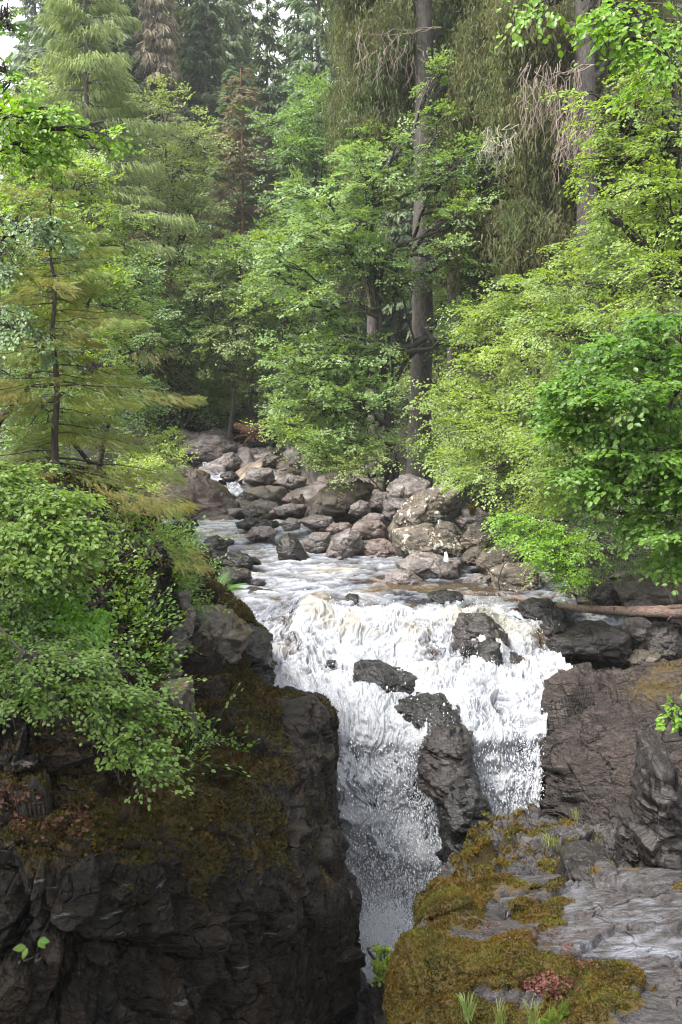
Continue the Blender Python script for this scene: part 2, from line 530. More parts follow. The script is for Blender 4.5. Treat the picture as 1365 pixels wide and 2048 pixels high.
def put_surface(name, P, mat, moss, label, parent=None, kind=None, extra=None):
    F = grid_faces(*P.shape[:2])
    if flip_to_camera(P):
        F = F[:, ::-1]
    o = link(name, mesh(name, P.reshape(-1, 3), F, mat, {"moss": moss.ravel(), **(extra or {})}, True), parent)
    if label: tag(o, label, kind=kind)
    return o
# ------------------------------------------------------------------ left cliff
cliff_rows = [
 [(-260,900,15),(-150,925,15),(0,945,15),(150,965,15),(270,1020,17),(340,1062,19),(380,1098,21),(400,1112,23),(395,1105,27)],
 [(-260,1080,12),(-150,1080,12),(0,1090,12),(150,1110,12.5),(290,1130,14),(375,1165,16.5),(440,1195,18.8),(458,1202,21),(440,1180,26)],
 [(-260,1250,10.5),(-150,1250,10.5),(0,1260,10.5),(150,1270,11),(290,1280,12.5),(390,1235,15.2),(480,1235,16.8),(532,1278,18.4),(520,1240,24)],
 [(-260,1400,10),(-150,1400,10),(0,1410,10),(150,1420,10.2),(290,1390,11.8),(390,1350,13.4),(490,1330,15.2),(547,1360,16.8),(540,1330,22)],
 [(-260,1450,9.9),(-150,1450,9.9),(0,1455,9.9),(150,1460,10.1),(296,1432,11.4),(405,1392,13.0),(505,1380,14.8),(548,1388,16.0),(538,1372,21)],
 [(-260,1480,9.8),(-150,1480,9.8),(0,1490,9.8),(150,1490,10),(300,1470,11),(420,1430,12.5),(530,1405,14.2),(640,1412,15.0),(636,1402,19)],
 [(-260,1560,9.7),(-150,1560,9.7),(0,1570,9.7),(150,1560,9.8),(300,1560,10.6),(430,1530,11.9),(560,1480,13.2),(658,1490,14.0),(650,1490,19)],
 [(-260,1625,9.4),(-150,1625,9.4),(0,1625,9.4),(150,1615,9.4),(300,1620,10.0),(430,1620,11.5),(560,1590,12.6),(660,1590,13.7),(650,1590,19)],
 [(-260,1660,8.7),(-150,1660,8.7),(0,1660,8.7),(150,1645,8.7),(300,1655,9.1),(430,1660,10.9),(565,1650,12.2),(662,1650,13.6),(650,1650,19)],
 [(-260,1730,8.35),(-150,1730,8.35),(0,1730,8.35),(150,1730,8.35),(300,1730,8.9),(430,1730,10.5),(590,1730,11.8),(682,1730,13.3),(668,1730,19)],
 [(-260,1800,8.3),(-150,1800,8.3),(0,1800,8.3),(150,1800,8.35),(300,1800,9.0),(430,1800,10.3),(610,1800,11.7),(708,1800,13.1),(690,1800,19)],
 [(-260,1900,8.2),(-150,1900,8.2),(0,1900,8.2),(150,1900,8.3),(300,1900,8.9),(430,1900,10.2),(600,1900,11.6),(700,1900,13.0),(685,1900,18)],
 [(-260,2000,8.2),(-150,2000,8.2),(0,2000,8.2),(150,2000,8.3),(300,2000,8.8),(430,2000,10.1),(590,2000,11.5),(690,2000,12.9),(675,2000,18)],
 [(-260,2150,8.1),(-150,2150,8.1),(0,2150,8.1),(150,2150,8.2),(300,2150,8.7),(430,2150,10.0),(580,2150,11.4),(680,2150,12.8),(670,2150,18)],
 [(-260,2500,8.1),(-150,2500,8.1),(0,2500,8.1),(150,2500,8.2),(300,2500,8.6),(430,2500,9.9),(570,2500,11.3),(670,2500,12.6),(665,2500,18)],
]
P = resample_rows(lattice(cliff_rows, 760, 760))
if flip_to_camera(P): P = P[:, ::-1]
edge = np.linspace(0, 1, P.shape[1])
if P[5, 0, 0] > P[5, -1, 0]: edge = edge[::-1]
win = np.ones(P.shape[:2]) * (1 - 0.7 * sstep(0.62, 0.80, edge))[None]
P, crack = rockify(P, [(0.45, 0.72), (1.0, 0.30, (1.6, 1.6, 0.8)), (2.4, 0.15, (1.6, 1.6, 0.9)), (5, 0.06, (1, 1, 1.6)), (11, 0.02)], seed=11, aniso=(1.0, 1.0, 0.75), rot=0.25, fine=0.035, win=win)
P_cliff = P
Nn = grid_normals(P)
sx_, sy_ = proj(P)
up = sstep(0.1, 0.7, Nn[..., 2])
h = fbm(P.reshape(-1, 3) * 0.9, 4, 77).reshape(P.shape[:2])
def blob(px, py, rx, ry):
    return np.exp(-((sx_ - px) / rx) ** 2 - ((sy_ - py) / ry) ** 2)
moss = np.clip(-0.14 + up * 0.75 + h * 1.3, 0, 1) * sstep(1900, 1600, sy_)
moss -= 0.45 * blob(330, 1650, 130, 50)
moss += 0.5 * blob(130, 1655, 110, 35) + 0.4 * blob(480, 1560, 60, 160) + 0.3 * blob(400, 1760, 40, 120) + 0.35 * blob(420, 1620, 130, 200) + 0.5 * blob(500, 1330, 60, 100) + 0.35 * blob(270, 1800, 50, 120)
moss -= 1.2 * blob(360, 1260, 45, 90) + 0.9 * blob(610, 1520, 40, 120)
moss_cliff = np.clip(moss, 0, 1) * 0.9
cliff_ob = put_surface("cliff", P, M['cliff'], moss_cliff, "dark moss-streaked rock cliff on the left of the gorge", kind="structure")

# ------------------------------------------------------------------ big wet rock apron right of the falls
apron_rows = [
 [(1130,1345,22),(1160,1335,22),(1250,1330,22),(1365,1325,22),(1500,1320,22),(1750,1320,22)],
 [(1120,1362,19.6),(1165,1350,19.4),(1250,1345,19.2),(1365,1340,19),(1500,1335,18.8),(1750,1335,18.4)],
 [(1092,1400,17.9),(1150,1385,18.0),(1250,1385,17.6),(1365,1380,17),(1500,1380,16.6),(1750,1380,16)],
 [(1076,1470,17.0),(1130,1450,17.0),(1240,1450,16.6),(1365,1450,16),(1500,1450,15.5),(1750,1450,15)],
 [(1066,1560,16.6),(1120,1530,16.2),(1230,1530,15.7),(1365,1530,15),(1500,1530,14.5),(1750,1530,14)],
 [(1058,1640,16.2),(1120,1620,15.7),(1230,1620,15.0),(1365,1620,14),(1500,1620,13.6),(1750,1620,13)],
 [(1050,1720,16.8),(1120,1700,15.4),(1230,1700,14.4),(1365,1700,13.2),(1500,1700,13),(1750,1700,12.5)],
 [(1050,1850,16.5),(1120,1850,15.2),(1230,1850,14.2),(1365,1850,13),(1500,1850,13),(1750,1850,12.5)],
]
P = resample_rows(lattice(apron_rows, 420, 560))
if flip_to_camera(P): P = P[:, ::-1]
P, crack = rockify(P, [(0.5, 0.40), (1.3, 0.20), (1.6, 0.13, (0.8, 0.8, 2.2)), (3.6, 0.07, (0.7, 0.8, 2.0)), (8, 0.03, (0.6, 0.8, 1.8))], seed=23, aniso=(0.6, 0.8, 1.9), rot=-0.35, fine=0.055)
sx_, sy_ = proj(P)
moss = 0.5 * blob(1300, 1380, 70, 30) + 0.4 * blob(1350, 1330, 60, 30) + 0.15 + 0.25 * fbm(P.reshape(-1, 3) * 2.5, 3, 81).reshape(P.shape[:2])
put_surface("rock_face", P, M['apron'], np.clip(moss, 0, 1), "broad brown wet rock face sloping down right of the waterfall", kind="structure")

# ------------------------------------------------------------------ right foreground ledges
ledge_rows = [
 [(955,1655,15.5),(985,1622,15),(1050,1612,14.6),(1120,1625,14),(1190,1650,13.6),(1260,1650,13.2),(1400,1640,12.6),(1600,1640,12.2)],
 [(925,1700,14.8),(975,1668,14),(1050,1660,13.4),(1130,1675,13),(1190,1700,12.8),(1260,1705,12.5),(1400,1700,12),(1600,1700,11.6)],
 [(880,1740,14.0),(940,1705,12.9),(1040,1700,12.2),(1130,1715,11.9),(1190,1735,11.8),(1260,1740,11.6),(1400,1740,11.2),(1600,1740,11)],
 [(855,1790,13.2),(930,1752,11.8),(1040,1745,11.3),(1130,1758,11.2),(1190,1768,11.1),(1260,1768,11),(1400,1768,10.8),(1600,1768,10.6)],
 [(850,1850,12.8),(890,1805,11.7),(1000,1790,11.3),(1130,1790,11.2),(1190,1790,11.1),(1260,1790,11),(1400,1790,10.8),(1600,1790,10.6)],
 [(826,1920,12.6),(850,1890,11.6),(950,1900,11.3),(1130,1950,11.2),(1190,1950,11.1),(1260,1950,11),(1400,1950,10.8),(1600,1950,10.6)],
 [(806,1985,12.4),(820,2000,11.6),(950,2050,11.3),(1130,2150,11.2),(1190,2150,11.1),(1260,2150,11),(1400,2150,10.8),(1600,2150,10.6)],
 [(800,2300,12.4),(820,2350,11.6),(950,2400,11.3),(1130,2400,11.2),(1190,2400,11.1),(1260,2400,11),(1400,2400,10.8),(1600,2400,10.6)],
]
P = resample_rows(lattice(ledge_rows, 520, 620))
if flip_to_camera(P): P = P[:, ::-1]
P, crack = rockify(P, [(0.9, 0.22), (1.6, 0.17, (0.8, 0.8, 1.6)), (3.6, 0.085, (0.7, 0.8, 1.6)), (9, 0.03)], seed=31, aniso=(0.8, 0.8, 2.2), rot=0.2, fine=0.04)
P_ledge = P
Nn = grid_normals(P)
sx_, sy_ = proj(P)
h = fbm(P.reshape(-1, 3) * 1.6, 4, 78).reshape(P.shape[:2])
moss_ledge = np.clip(0.42 * blob(1000, 1700, 90, 70) + 0.5 * blob(930, 1680, 50, 30) + 0.25 + h * 1.3, 0, 1) * 0.8
moss_ledge *= 1 - sstep(1180, 1250, sx_) * 0.7
put_surface("ledge", P, M['slab'], moss_ledge, "stepped moss-patched rock ledges right of the waterfall foot", kind="structure")

slab_rows = [
 [(872,1768,11.0),(940,1752,10.9),(1040,1752,10.7),(1130,1758,10.5),(1230,1752,10.3),(1330,1752,10.2),(1450,1752,10),(1650,1752,9.8)],
 [(862,1800,10.5),(940,1785,10.3),(1040,1785,10.2),(1130,1785,10.0),(1230,1785,9.9),(1330,1785,9.8),(1450,1785,9.6),(1650,1785,9.4)],
 [(845,1855,9.7),(900,1835,9.6),(1040,1840,9.3),(1130,1835,9.2),(1230,1835,9.1),(1330,1840,9.0),(1450,1840,8.8),(1650,1840,8.6)],
 [(800,1895,9.1),(880,1878,9.0),(1000,1875,8.8),(1130,1890,8.5),(1230,1890,8.45),(1330,1890,8.4),(1450,1890,8.2),(1650,1890,8)],
 [(802,1925,8.75),(880,1915,8.6),(1000,1915,8.45),(1130,1925,8.1),(1230,1930,8.0),(1330,1925,8.0),(1450,1925,7.8),(1650,1925,7.6)],
 [(806,1975,8.6),(880,1965,8.3),(1000,1960,8.2),(1100,1985,7.8),(1230,1960,7.6),(1330,1970,7.55),(1450,1970,7.4),(1650,1970,7.2)],
 [(804,2040,8.4),(880,2020,8.1),(1000,2005,8.0),(1100,2015,7.5),(1230,2010,7.2),(1330,2020,7.1),(1450,2020,7),(1650,2020,6.8)],
 [(780,2120,8.1),(880,2100,7.5),(1000,2080,7.4),(1100,2080,7.1),(1230,2080,6.8),(1330,2080,6.7),(1450,2080,6.6),(1650,2080,6.4)],
 [(760,2300,8.0),(880,2300,7.3),(1000,2300,7.0),(1100,2300,6.6),(1230,2300,6.3),(1330,2300,6.2),(1450,2300,6),(1650,2300,5.8)],
 [(740,2700,8.0),(880,2700,7.2),(1000,2700,6.9),(1100,2700,6.5),(1230,2700,6.2),(1330,2700,6.1),(1450,2700,6),(1650,2700,5.8)],
]
# the left wall of the slab: an extra column falling to the gorge
slab_rows = [[(r[0][0] - 12, r[0][1] + 190, r[0][2] + 0.25)] + r for r in slab_rows]
P = resample_rows(lattice(slab_rows, 720, 820))
if flip_to_camera(P): P = P[:, ::-1]
P, crack = rockify(P, [(0.8, 0.13), (1.6, 0.08, (0.7, 1, 1.6)), (4, 0.018, (0.7, 1, 1.6))], seed=45, aniso=(1.0, 0.8, 1.8), rot=0.1, fine=0.006)
Nn = grid_normals(P)
sx_, sy_ = proj(P)
h = fbm(P.reshape(-1, 3) * 2.2, 4, 79).reshape(P.shape[:2])
ms = 0.1 + h * 1.5
ms += 1.1 * blob(940, 1930, 170, 45) + 1.2 * blob(860, 2000, 90, 80) + 1.2 * blob(1210, 1975, 110, 40) + 0.7 * blob(920, 1780, 70, 40) + 0.7 * blob(1060, 1800, 110, 30) + 0.9 * blob(950, 2050, 120, 40) + 1.0 * blob(1150, 2030, 80, 30) + 0.7 * blob(1100, 1830, 50, 30)
ms += 0.9 * blob(880, 1830, 60, 60)
ms -= 0.9 * blob(1250, 1830, 110, 60) + 1.5 * blob(1270, 1885, 110, 28) + 0.9 * blob(1350, 1950, 60, 40) + 0.8 * blob(1080, 1955, 30, 16) + 0.8 * blob(1310, 2035, 80, 20)
moss_slab = np.clip(ms, 0, 1)
# cushions of moss stand up from the slab
P = P + Nn * (sstep(0.45, 0.9, moss_slab) * (0.045 + 0.03 * fbm(P.reshape(-1, 3) * 9, 3, 80).reshape(h.shape)))[..., None]
P_slab = P
sheen_slab = np.clip(0.95 * blob(1215, 1893, 60, 18) + 0.95 * blob(1310, 1900, 80, 16) + 0.3 * blob(1250, 1830, 120, 50) + 0.7 * blob(1085, 1815, 60, 8) + 0.5 * blob(1150, 1780, 30, 40) - 0.15 - sstep(0.4, 0.7, moss_slab) + 1.2 * fbm(P.reshape(-1, 3) * 4, 4, 82).reshape(h.shape) * (blob(1270, 1870, 150, 70) > 0.3), 0, 1)  # sky reflection on the wet slab, painted as lighter patches
slab_ob = put_surface("rock_slab", P, M['slab'], moss_slab, "grey wet rock slab thick with golden moss in the near right corner", kind="structure", extra={"pale": sheen_slab.ravel()})
# ------------------------------------------------------------------ river and waterfall
wrows = [(1040,34.5,290,620),(1052,33.2,300,620),(1066,32,320,640),(1085,30.5,330,780),(1110,28,360,960),(1150,24.9,410,1120),(1178,23.2,425,1140),
 (1196,22.3,430,1150),(1215,21.7,440,1155),(1250,20.9,470,1125),(1300,20,500,1115),(1350,18.9,520,1150),(1400,17.9,540,1110),(1440,17.4,560,1094),(1480,17.1,590,1090),
 (1560,16.9,610,1080),(1640,16.7,620,1070),(1700,16.5,630,1050),(1790,16.3,650,990),(1850,16,660,920),(1885,15.6,660,900),(1990,14.2,620,850),(2100,13,600,830)]
W = np.array([U(np.linspace(l, r, 12), py, Y) for py, Y, l, r in wrows])
# lateral shape: steps, humps and hollows of the bed (px, py, rx, ry, metres towards the viewer/up)
W = crom(W, 1400)
W = crom(W.transpose(1, 0, 2), 620).transpose(1, 0, 2)
W = resample_rows(W)
if flip_to_camera(W): W = W[:, ::-1]
Nn = grid_normals(W)
sx_, sy_ = proj(W)
X, Yw = W[..., 0], W[..., 1]
dl = np.linalg.norm(np.diff(W, axis=0), axis=-1).mean(1)
tt = np.concatenate([[0], np.cumsum(dl)])[:, None] * np.ones(W.shape[1])
steep = sstep(0.25, 0.75, 1 - Nn[..., 2])
fall = sstep(1195, 1260, sy_)
curtain = sstep(1420, 1500, sy_) * sstep(1900, 1860, sy_)
flat = W.reshape(-1, 3)
uv = np.stack([X.ravel() * 1.0, tt.ravel() * 0.34, np.zeros(X.size)], 1)
# braided, falling texture
warp = fbm(flat * 1.4, 3, 200)
uvw = uv + np.stack([warp * 0.5, fbm(flat * 1.1, 3, 201) * 0.5, warp * 0], 1)
st1 = fbm(uvw * [1.4, 1.3, 1], 4, 202, 0.55, True).reshape(X.shape)
st2 = fbm(uvw * [7.5, 3.2, 1], 4, 203, 0.55, True).reshape(X.shape)
flw = np.stack([X.ravel() * 1.5 + warp * 0.8, tt.ravel() * 0.75 + fbm(flat * 0.9, 3, 211) * 0.8, W[..., 1].ravel() * 0.3], 1)
lump = fbm(flw * 1.7, 5, 204, 0.52).reshape(X.shape)
lumpr = fbm(flw * 3.4, 4, 205, 0.55, True).reshape(X.shape)
big = fbm(flat * 0.8, 3, 206).reshape(X.shape)
rip = fbm(flat * [1.6, 3.2, 2] + warp[:, None], 5, 207, 0.55).reshape(X.shape)
fine_ = fbm(flw * [6.5, 5.5, 3.0] + lump.ravel()[:, None] * 1.5, 4, 216, 0.6, True).reshape(X.shape)
fleck = fbm(flw * [9, 7, 4], 3, 217, 0.6).reshape(X.shape)
amp = fall
d = (1 - amp) * (rip * 0.07 + lump * 0.03) + amp * (lump * 0.15 + lumpr * 0.045 + big * 0.38 + st1 * 0.10 * steep + fine_ * 0.055)
def bump(px, py, rx, ry, a):
    global d
    d = d + a * blob(px, py, rx, ry)
bump(640, 1225, 60, 30, 0.35); bump(600, 1300, 40, 60, 0.3); bump(690, 1460, 60, 60, 0.25); bump(720, 1560, 90, 22, 0.14); bump(1000, 1480, 60, 18, 0.22); bump(860, 1470, 30, 40, 0.2); bump(800, 1250, 120, 30, 0.25)
bump(950, 1330, 70, 60, 0.35); bump(1090, 1400, 60, 30, 0.3); bump(740, 1640, 60, 40, 0.12); bump(830, 1710, 50, 30, 0.2); bump(700, 1600, 40, 22, 0.06)
bump(760, 1790, 60, 60, -0.12)
W = W + Nn * d[..., None]
# foam: 0 clear dark water ... 1 white
foam = 0.52 + 0.55 * rip * 1.2 + 0.35 * lump
foam += 0.25 * sstep(1120, 1060, sy_) * sstep(640, 560, sx_)
foam += 0.25 * blob(620, 1140, 90, 30) + 0.2 * blob(560, 1180, 120, 20)
foam -= 0.4 * blob(780, 1165, 70, 18) + 0.45 * blob(960, 1175, 130, 16) + 0.35 * blob(850, 1205, 90, 14) + 0.15 * blob(1250,1210,200,20)
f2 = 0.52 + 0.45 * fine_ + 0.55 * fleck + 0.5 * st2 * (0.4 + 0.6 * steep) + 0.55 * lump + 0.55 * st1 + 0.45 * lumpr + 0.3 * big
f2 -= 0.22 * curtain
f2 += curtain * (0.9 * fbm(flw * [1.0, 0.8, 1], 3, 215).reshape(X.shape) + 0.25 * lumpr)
f2 += 0.38 * sstep(1580, 1720, sy_)  # whiter colour brightens the lower curtain, which lies in shade
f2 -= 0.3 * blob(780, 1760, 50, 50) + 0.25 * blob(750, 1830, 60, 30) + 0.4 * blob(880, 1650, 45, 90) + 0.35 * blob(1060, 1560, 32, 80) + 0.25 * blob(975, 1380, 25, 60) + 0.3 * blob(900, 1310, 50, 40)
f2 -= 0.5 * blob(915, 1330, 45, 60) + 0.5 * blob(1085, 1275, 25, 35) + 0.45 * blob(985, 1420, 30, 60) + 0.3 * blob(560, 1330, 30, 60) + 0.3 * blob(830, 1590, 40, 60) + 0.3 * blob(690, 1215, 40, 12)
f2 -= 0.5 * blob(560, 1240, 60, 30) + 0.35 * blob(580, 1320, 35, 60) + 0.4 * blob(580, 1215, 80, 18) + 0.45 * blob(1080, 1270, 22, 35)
f2 += 0.5 * blob(710, 1690, 70, 25) + 0.6 * blob(830, 1730, 60, 30) + 0.9 * sstep(1855, 1890, sy_) + 0.35 * blob(1130, 1380, 60, 30) + 0.3 * blob(750, 1400, 160, 60) + 0.25*blob(970,1500,40,100)  # foam patches; extra white at the foot makes up for gorge shade
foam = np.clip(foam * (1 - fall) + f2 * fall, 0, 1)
foam = np.clip(foam - 0.15 * sstep(0.1, -0.25, lump) * fall, 0, 1)
peat = np.clip(0.5 + big * 1.2, 0, 1) * sstep(1500, 1300, sy_) 
m, nt, out, N, L = nmat("river_water")
af = N("Attribute", attribute_name="foam"); ap = N("Attribute", attribute_name="peat")
tc = N("TexCoord")
n1 = noise(N, L, tc.outputs["Object"], 14, 6, 0.7, 0.6)
fm = N("Math", operation='MULTIPLY_ADD'); fm.inputs[1].default_value = 0.45
L(n1, fm.inputs[0]); L(af.outputs["Fac"], fm.inputs[2])
ff = mapr(N, L, fm.outputs[0], 0.42, 1.05)
wat = N("BsdfPrincipled", Roughness=0.09, IOR=1.33)
wc = mixc(N, L, ap.outputs["Fac"], (0.022, 0.022, 0.028), (0.075, 0.050, 0.025))
L(wc, wat.inputs["Base Color"])
fo = N("BsdfPrincipled", Roughness=0.55)
fc = mixc(N, L, mapr(N, L, ap.outputs["Fac"], 0.55, 1.0, 0, 0.6), mixc(N, L, mapr(N, L, af.outputs["Fac"], 0.75, 1.0), (0.20, 0.212, 0.245), (0.33, 0.34, 0.365)), (0.25, 0.222, 0.16))  # thicker foam is whiter, which also brightens the shaded gorge foot
L(fc, fo.inputs["Base Color"])
fo.inputs["Subsurface Weight"].default_value = 0.0
bp = N("Bump", Strength=0.5, Distance=0.05); L(n1, bp.inputs["Height"])
L(bp.outputs[0], wat.inputs["Normal"]); L(bp.outputs[0], fo.inputs["Normal"])
ms_ = N("MixShader"); L(ff, ms_.inputs[0]); L(wat.outputs[0], ms_.inputs[1]); L(fo.outputs[0], ms_.inputs[2])
L(ms_.outputs[0], out.inputs["Surface"])
M['water'] = m
F = grid_faces(*W.shape[:2])
if flip_to_camera(W): F = F[:, ::-1]
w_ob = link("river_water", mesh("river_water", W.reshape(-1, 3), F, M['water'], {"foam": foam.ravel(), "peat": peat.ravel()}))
tag(w_ob, "foaming white river pouring over the lip and down the rocky gorge", kind="structure")
P_water = W

# small upper cascades seen between the far boulders
def water_strip(rows, name, label):
    C = np.array([U(np.linspace(l, r, 6), py, Y) for py, Y, l, r in rows])
    C = crom(C, 90); C = crom(C.transpose(1, 0, 2), 50).transpose(1, 0, 2)
    if flip_to_camera(C): C = C[:, ::-1]
    K = grid_normals(C); q = C.reshape(-1, 3)
    C = C + K * (fbm(q * [4, 4, 2], 4, 300, 0.6).reshape(C.shape[:2]) * 0.12)[..., None]
    fo_ = np.clip(0.75 + 0.7 * fbm(q * [3, 3, 1.2], 4, 301).reshape(C.shape[:2]), 0, 1)
    F = grid_faces(*C.shape[:2])
    if flip_to_camera(C): F = F[:, ::-1]
    o = link(name, mesh(name, C.reshape(-1, 3), F, M['water'], {"foam": fo_.ravel(), "peat": fo_.ravel() * 0}))
    tag(o, label, kind="structure")
water_strip([(965,41,452,478),(975,40.4,455,482),(990,39.5,458,490),(1003,39,462,486),(1030,37,440,500)], "cascade_water", "short white chute between the far boulders")
water_strip([(1226,23.5,1130,1260),(1240,22.3,1140,1260),(1258,21.2,1150,1240),(1275,20.8,1160,1230)], "side_stream", "white side stream slipping between the log and the long flat-topped block")
water_strip([(1262,22,1310,1400),(1285,21.2,1320,1400),(1310,20.6,1330,1400)], "side_stream", "foam at the right edge behind the arched boulder")
water_strip([(925,47.5,405,424),(935,47,408,440),(945,46,410,448),(960,44,420,470)], "cascade_water", "sliver of white water above the mossy bluff")
water_strip([(893,50,370,376),(903,49.6,376,384),(915,49,380,396),(925,48.5,384,402)], "cascade_water", "tiny white cascade on the great far boulder")

# ------------------------------------------------------------------ spray
rng = np.random.RandomState(5)
def drops(n, mask, spread, size, seed):
    r = np.random.RandomState(seed)
    Q, K, _ = sample_surface(P_water, mask, n, r)
    Q = Q + K * (np.abs(r.normal(0, spread, n)))[:, None] + r.normal(0, 0.05, (n, 3))
    s = size * np.exp(r.normal(0, 0.5, n))
    el = 1 + r.rand(n) * 2.5
    base = np.array([[1,0,0],[-1,0,0],[0,1,0],[0,-1,0],[0,0,1],[0,0,-1]], float)
    V = base[None] * s[:, None, None]
    V[:, 4:, 2] *= el[:, None]
    V = V + Q[:, None]
    f = np.array([[0,2,4],[2,1,4],[1,3,4],[3,0,4],[2,0,5],[1,2,5],[3,1,5],[0,3,5]])
    F = (f[None] + (np.arange(n) * 6)[:, None, None]).reshape(-1, 3)
    return V.reshape(-1, 3), F
m, nt, out, N, L = nmat("spray")
p = N("BsdfPrincipled", Roughness=0.4); p.inputs["Base Color"].default_value = (0.88, 0.9, 0.94, 1)
L(p.outputs[0], out.inputs["Surface"])
M['spray'] = m
g = Geo()
mk = curtain * 1.0 + 0.25 * fall
for n, mask, sp, sz, sd in ((15000, curtain * (0.06 + blob(860, 1650, 90, 140) + blob(760, 1800, 110, 80) + blob(1050, 1560, 40, 90)), 0.12, 0.0052, 1),
                            (9000, fall * (0.2 + steep), 0.10, 0.004, 2), (12000, blob(760, 1870, 60, 40), 0.35, 0.0048, 3)):
    V, F = drops(n, mask, sp, sz, sd)
    g.add(V, F)
o = g.build("spray", M['spray'], smooth=False)
tag(o, "fine white droplets thrown off the falling water", kind="stuff")
# ------------------------------------------------------------------ boulders
def ico(sub):
    import bmesh
    bm = bmesh.new()
    bmesh.ops.create_icosphere(bm, subdivisions=sub, radius=1.0)
    V = np.array([v.co[:] for v in bm.verts]); F = np.array([[v.index for v in f.verts] for f in bm.faces])
    bm.free()
    return V, F
_b = 0.35
BED = np.array([[math.cos(_b), 0, math.sin(_b)], [0, 1, 0], [-math.sin(_b), 0, math.cos(_b)]])
ICO = {k: ico(k) for k in (3, 4, 5, 6)}

def boulder_mesh(name, dims, seed, mat, sub=5, planes=11, detail=1.0, moss=0.0):
    r = np.random.RandomState(seed)
    V, F = ICO[sub]
    n = r.normal(0, 1, (planes, 3)); n /= np.linalg.norm(n, axis=1, keepdims=True)
    d = r.uniform(0.62, 1.0, planes)
    q = (V @ n.T) / d
    R = 1.0 / (np.log(np.exp(q * 60).sum(1)) / 60)
    R = np.clip(R, 0.3, 1.35)
    P = V * R[:, None]
    P /= np.abs(P).max(0)
    P = P * (np.asarray(dims) / 2)
    s = max(dims)
    Nv = V / np.asarray(dims); Nv /= np.linalg.norm(Nv, axis=1, keepdims=True)
    f1, e1 = facet(P * (2.2 / s) * [1, 1, 1.8] + seed, seed)
    f2, e2 = facet(P * (5.5 / s) * [1, 1, 2] + seed, seed + 1)
    gr = fbm(P @ BED * (np.array([2.0, 2.0, 15.0]) / s) + seed, 3, seed + 8, 0.6, True)
    dd = f1 * 0.085 * s + f2 * 0.025 * s - np.clip(1 - e1 / 0.05, 0, 1) * 0.012 * s + fbm(P * (2.2 / s) + seed, 3, seed) * 0.015 * s + gr * 0.008 * s + facet(P @ BED * (np.array([1.6, 1.6, 7.0]) / s) + seed, seed + 3)[0] * 0.045 * s
    P = P + Nv * (dd * detail)[:, None]
    return mesh(name, P, F, mat, {"moss": np.full(len(P), moss)}, True)

def outline_mesh(name, poly, Y, depth, seed, mat, sub=6, box=2.4, detail=1.0, moss=0.0, lean=0.0):
    """A solid rock whose outline from the front follows poly (photo pixels) at distance Y."""
    pts = U([p[0] for p in poly], [p[1] for p in poly], Y)
    cpx = np.mean([p[0] for p in poly]); cpy = np.mean([p[1] for p in poly])
    C = U(cpx, cpy, Y)
    a, b = pts[:, 0] - C[0], pts[:, 2] - C[2]
    th = np.arctan2(b, a); rr = np.hypot(a, b)
    # dense polygon radius
    o = np.argsort(th); th, rr, a, b = th[o], rr[o], a[o], b[o]
    ang = np.linspace(-math.pi, math.pi, 721)
    aa, bb = np.append(a, a[0]), np.append(b, b[0])
    R = np.zeros(721)
    for k in range(len(a)):
        x1, y1, x2, y2 = aa[k], bb[k], aa[k + 1], bb[k + 1]
        den = np.cos(ang) * (y2 - y1) - np.sin(ang) * (x2 - x1)
        with np.errstate(all='ignore'):
            t = (x1 * (y2 - y1) - y1 * (x2 - x1)) / den
            u = np.where(abs(x2 - x1) > abs(y2 - y1), (t * np.cos(ang) - x1) / (x2 - x1 + 1e-12), (t * np.sin(ang) - y1) / (y2 - y1 + 1e-12))
        ok = (t > 0) & (u >= -0.001) & (u <= 1.001)
        R = np.where(ok, t, R)
    V, F = ICO[sub]
    phi = np.arctan2(V[:, 2], V[:, 0])
    Rv = np.interp(phi, ang, R)
    lat = np.hypot(V[:, 0], V[:, 2])          # 0 at the front and back poles, 1 on the outline
    k = (lat ** box + np.abs(V[:, 1]) ** box) ** (-1 / box)
    P = np.stack([np.cos(phi) * Rv * lat * k, V[:, 1] * k * depth / 2, np.sin(phi) * Rv * lat * k], 1)
    P[:, 1] += P[:, 2] * lean
    s = float(np.ptp(P[:, 0]) + np.ptp(P[:, 2])) / 2
    Nv = P / (np.array([np.ptp(P[:, 0]), depth, np.ptp(P[:, 2])]) ** 2); Nv /= np.linalg.norm(Nv, axis=1, keepdims=True) + 1e-9
    f1, e1 = facet(P * (2.6 / s) * [1, 1, 1.7] + seed, seed)
    f2, e2 = facet(P * (7 / s) * [1, 1, 2.2] + seed, seed + 1)
    gr = fbm(P @ BED * (np.array([2.0, 2.0, 15.0]) / s) + seed, 3, seed + 8, 0.6, True)
    dd = f1 * 0.10 * s + f2 * 0.03 * s - np.clip(1 - e1 / 0.05, 0, 1) * 0.012 * s + fbm(P * (2.2 / s) + seed, 3, seed) * 0.03 * s + gr * 0.008 * s + facet(P @ BED * (np.array([1.6, 1.6, 7.0]) / s) + seed, seed + 3)[0] * 0.045 * s
    dd *= np.where(P[:, 1] < 0, 1.0, 0.6)
    P = P + Nv * (dd * detail)[:, None]
    return mesh(name, P, F, mat, {"moss": np.full(len(P), moss)}, True), C

def rock(poly, Y, depth, seed, mat, label, cat="boulder", group=None, name="boulder", **kw):
    me, C = outline_mesh(name, poly, Y, depth, seed, M[mat], **kw)
    # the thing's origin sits at its foot
    co = np.empty(len(me.vertices) * 3, np.float32); me.vertices.foreach_get("co", co); co = co.reshape(-1, 3)
    dz = co[:, 2].min(); co[:, 2] -= dz
    me.vertices.foreach_set("co", co.ravel()); me.update()
    return tag(link(name, me, None, C + np.array([0, 0, dz])), label, cat, group)

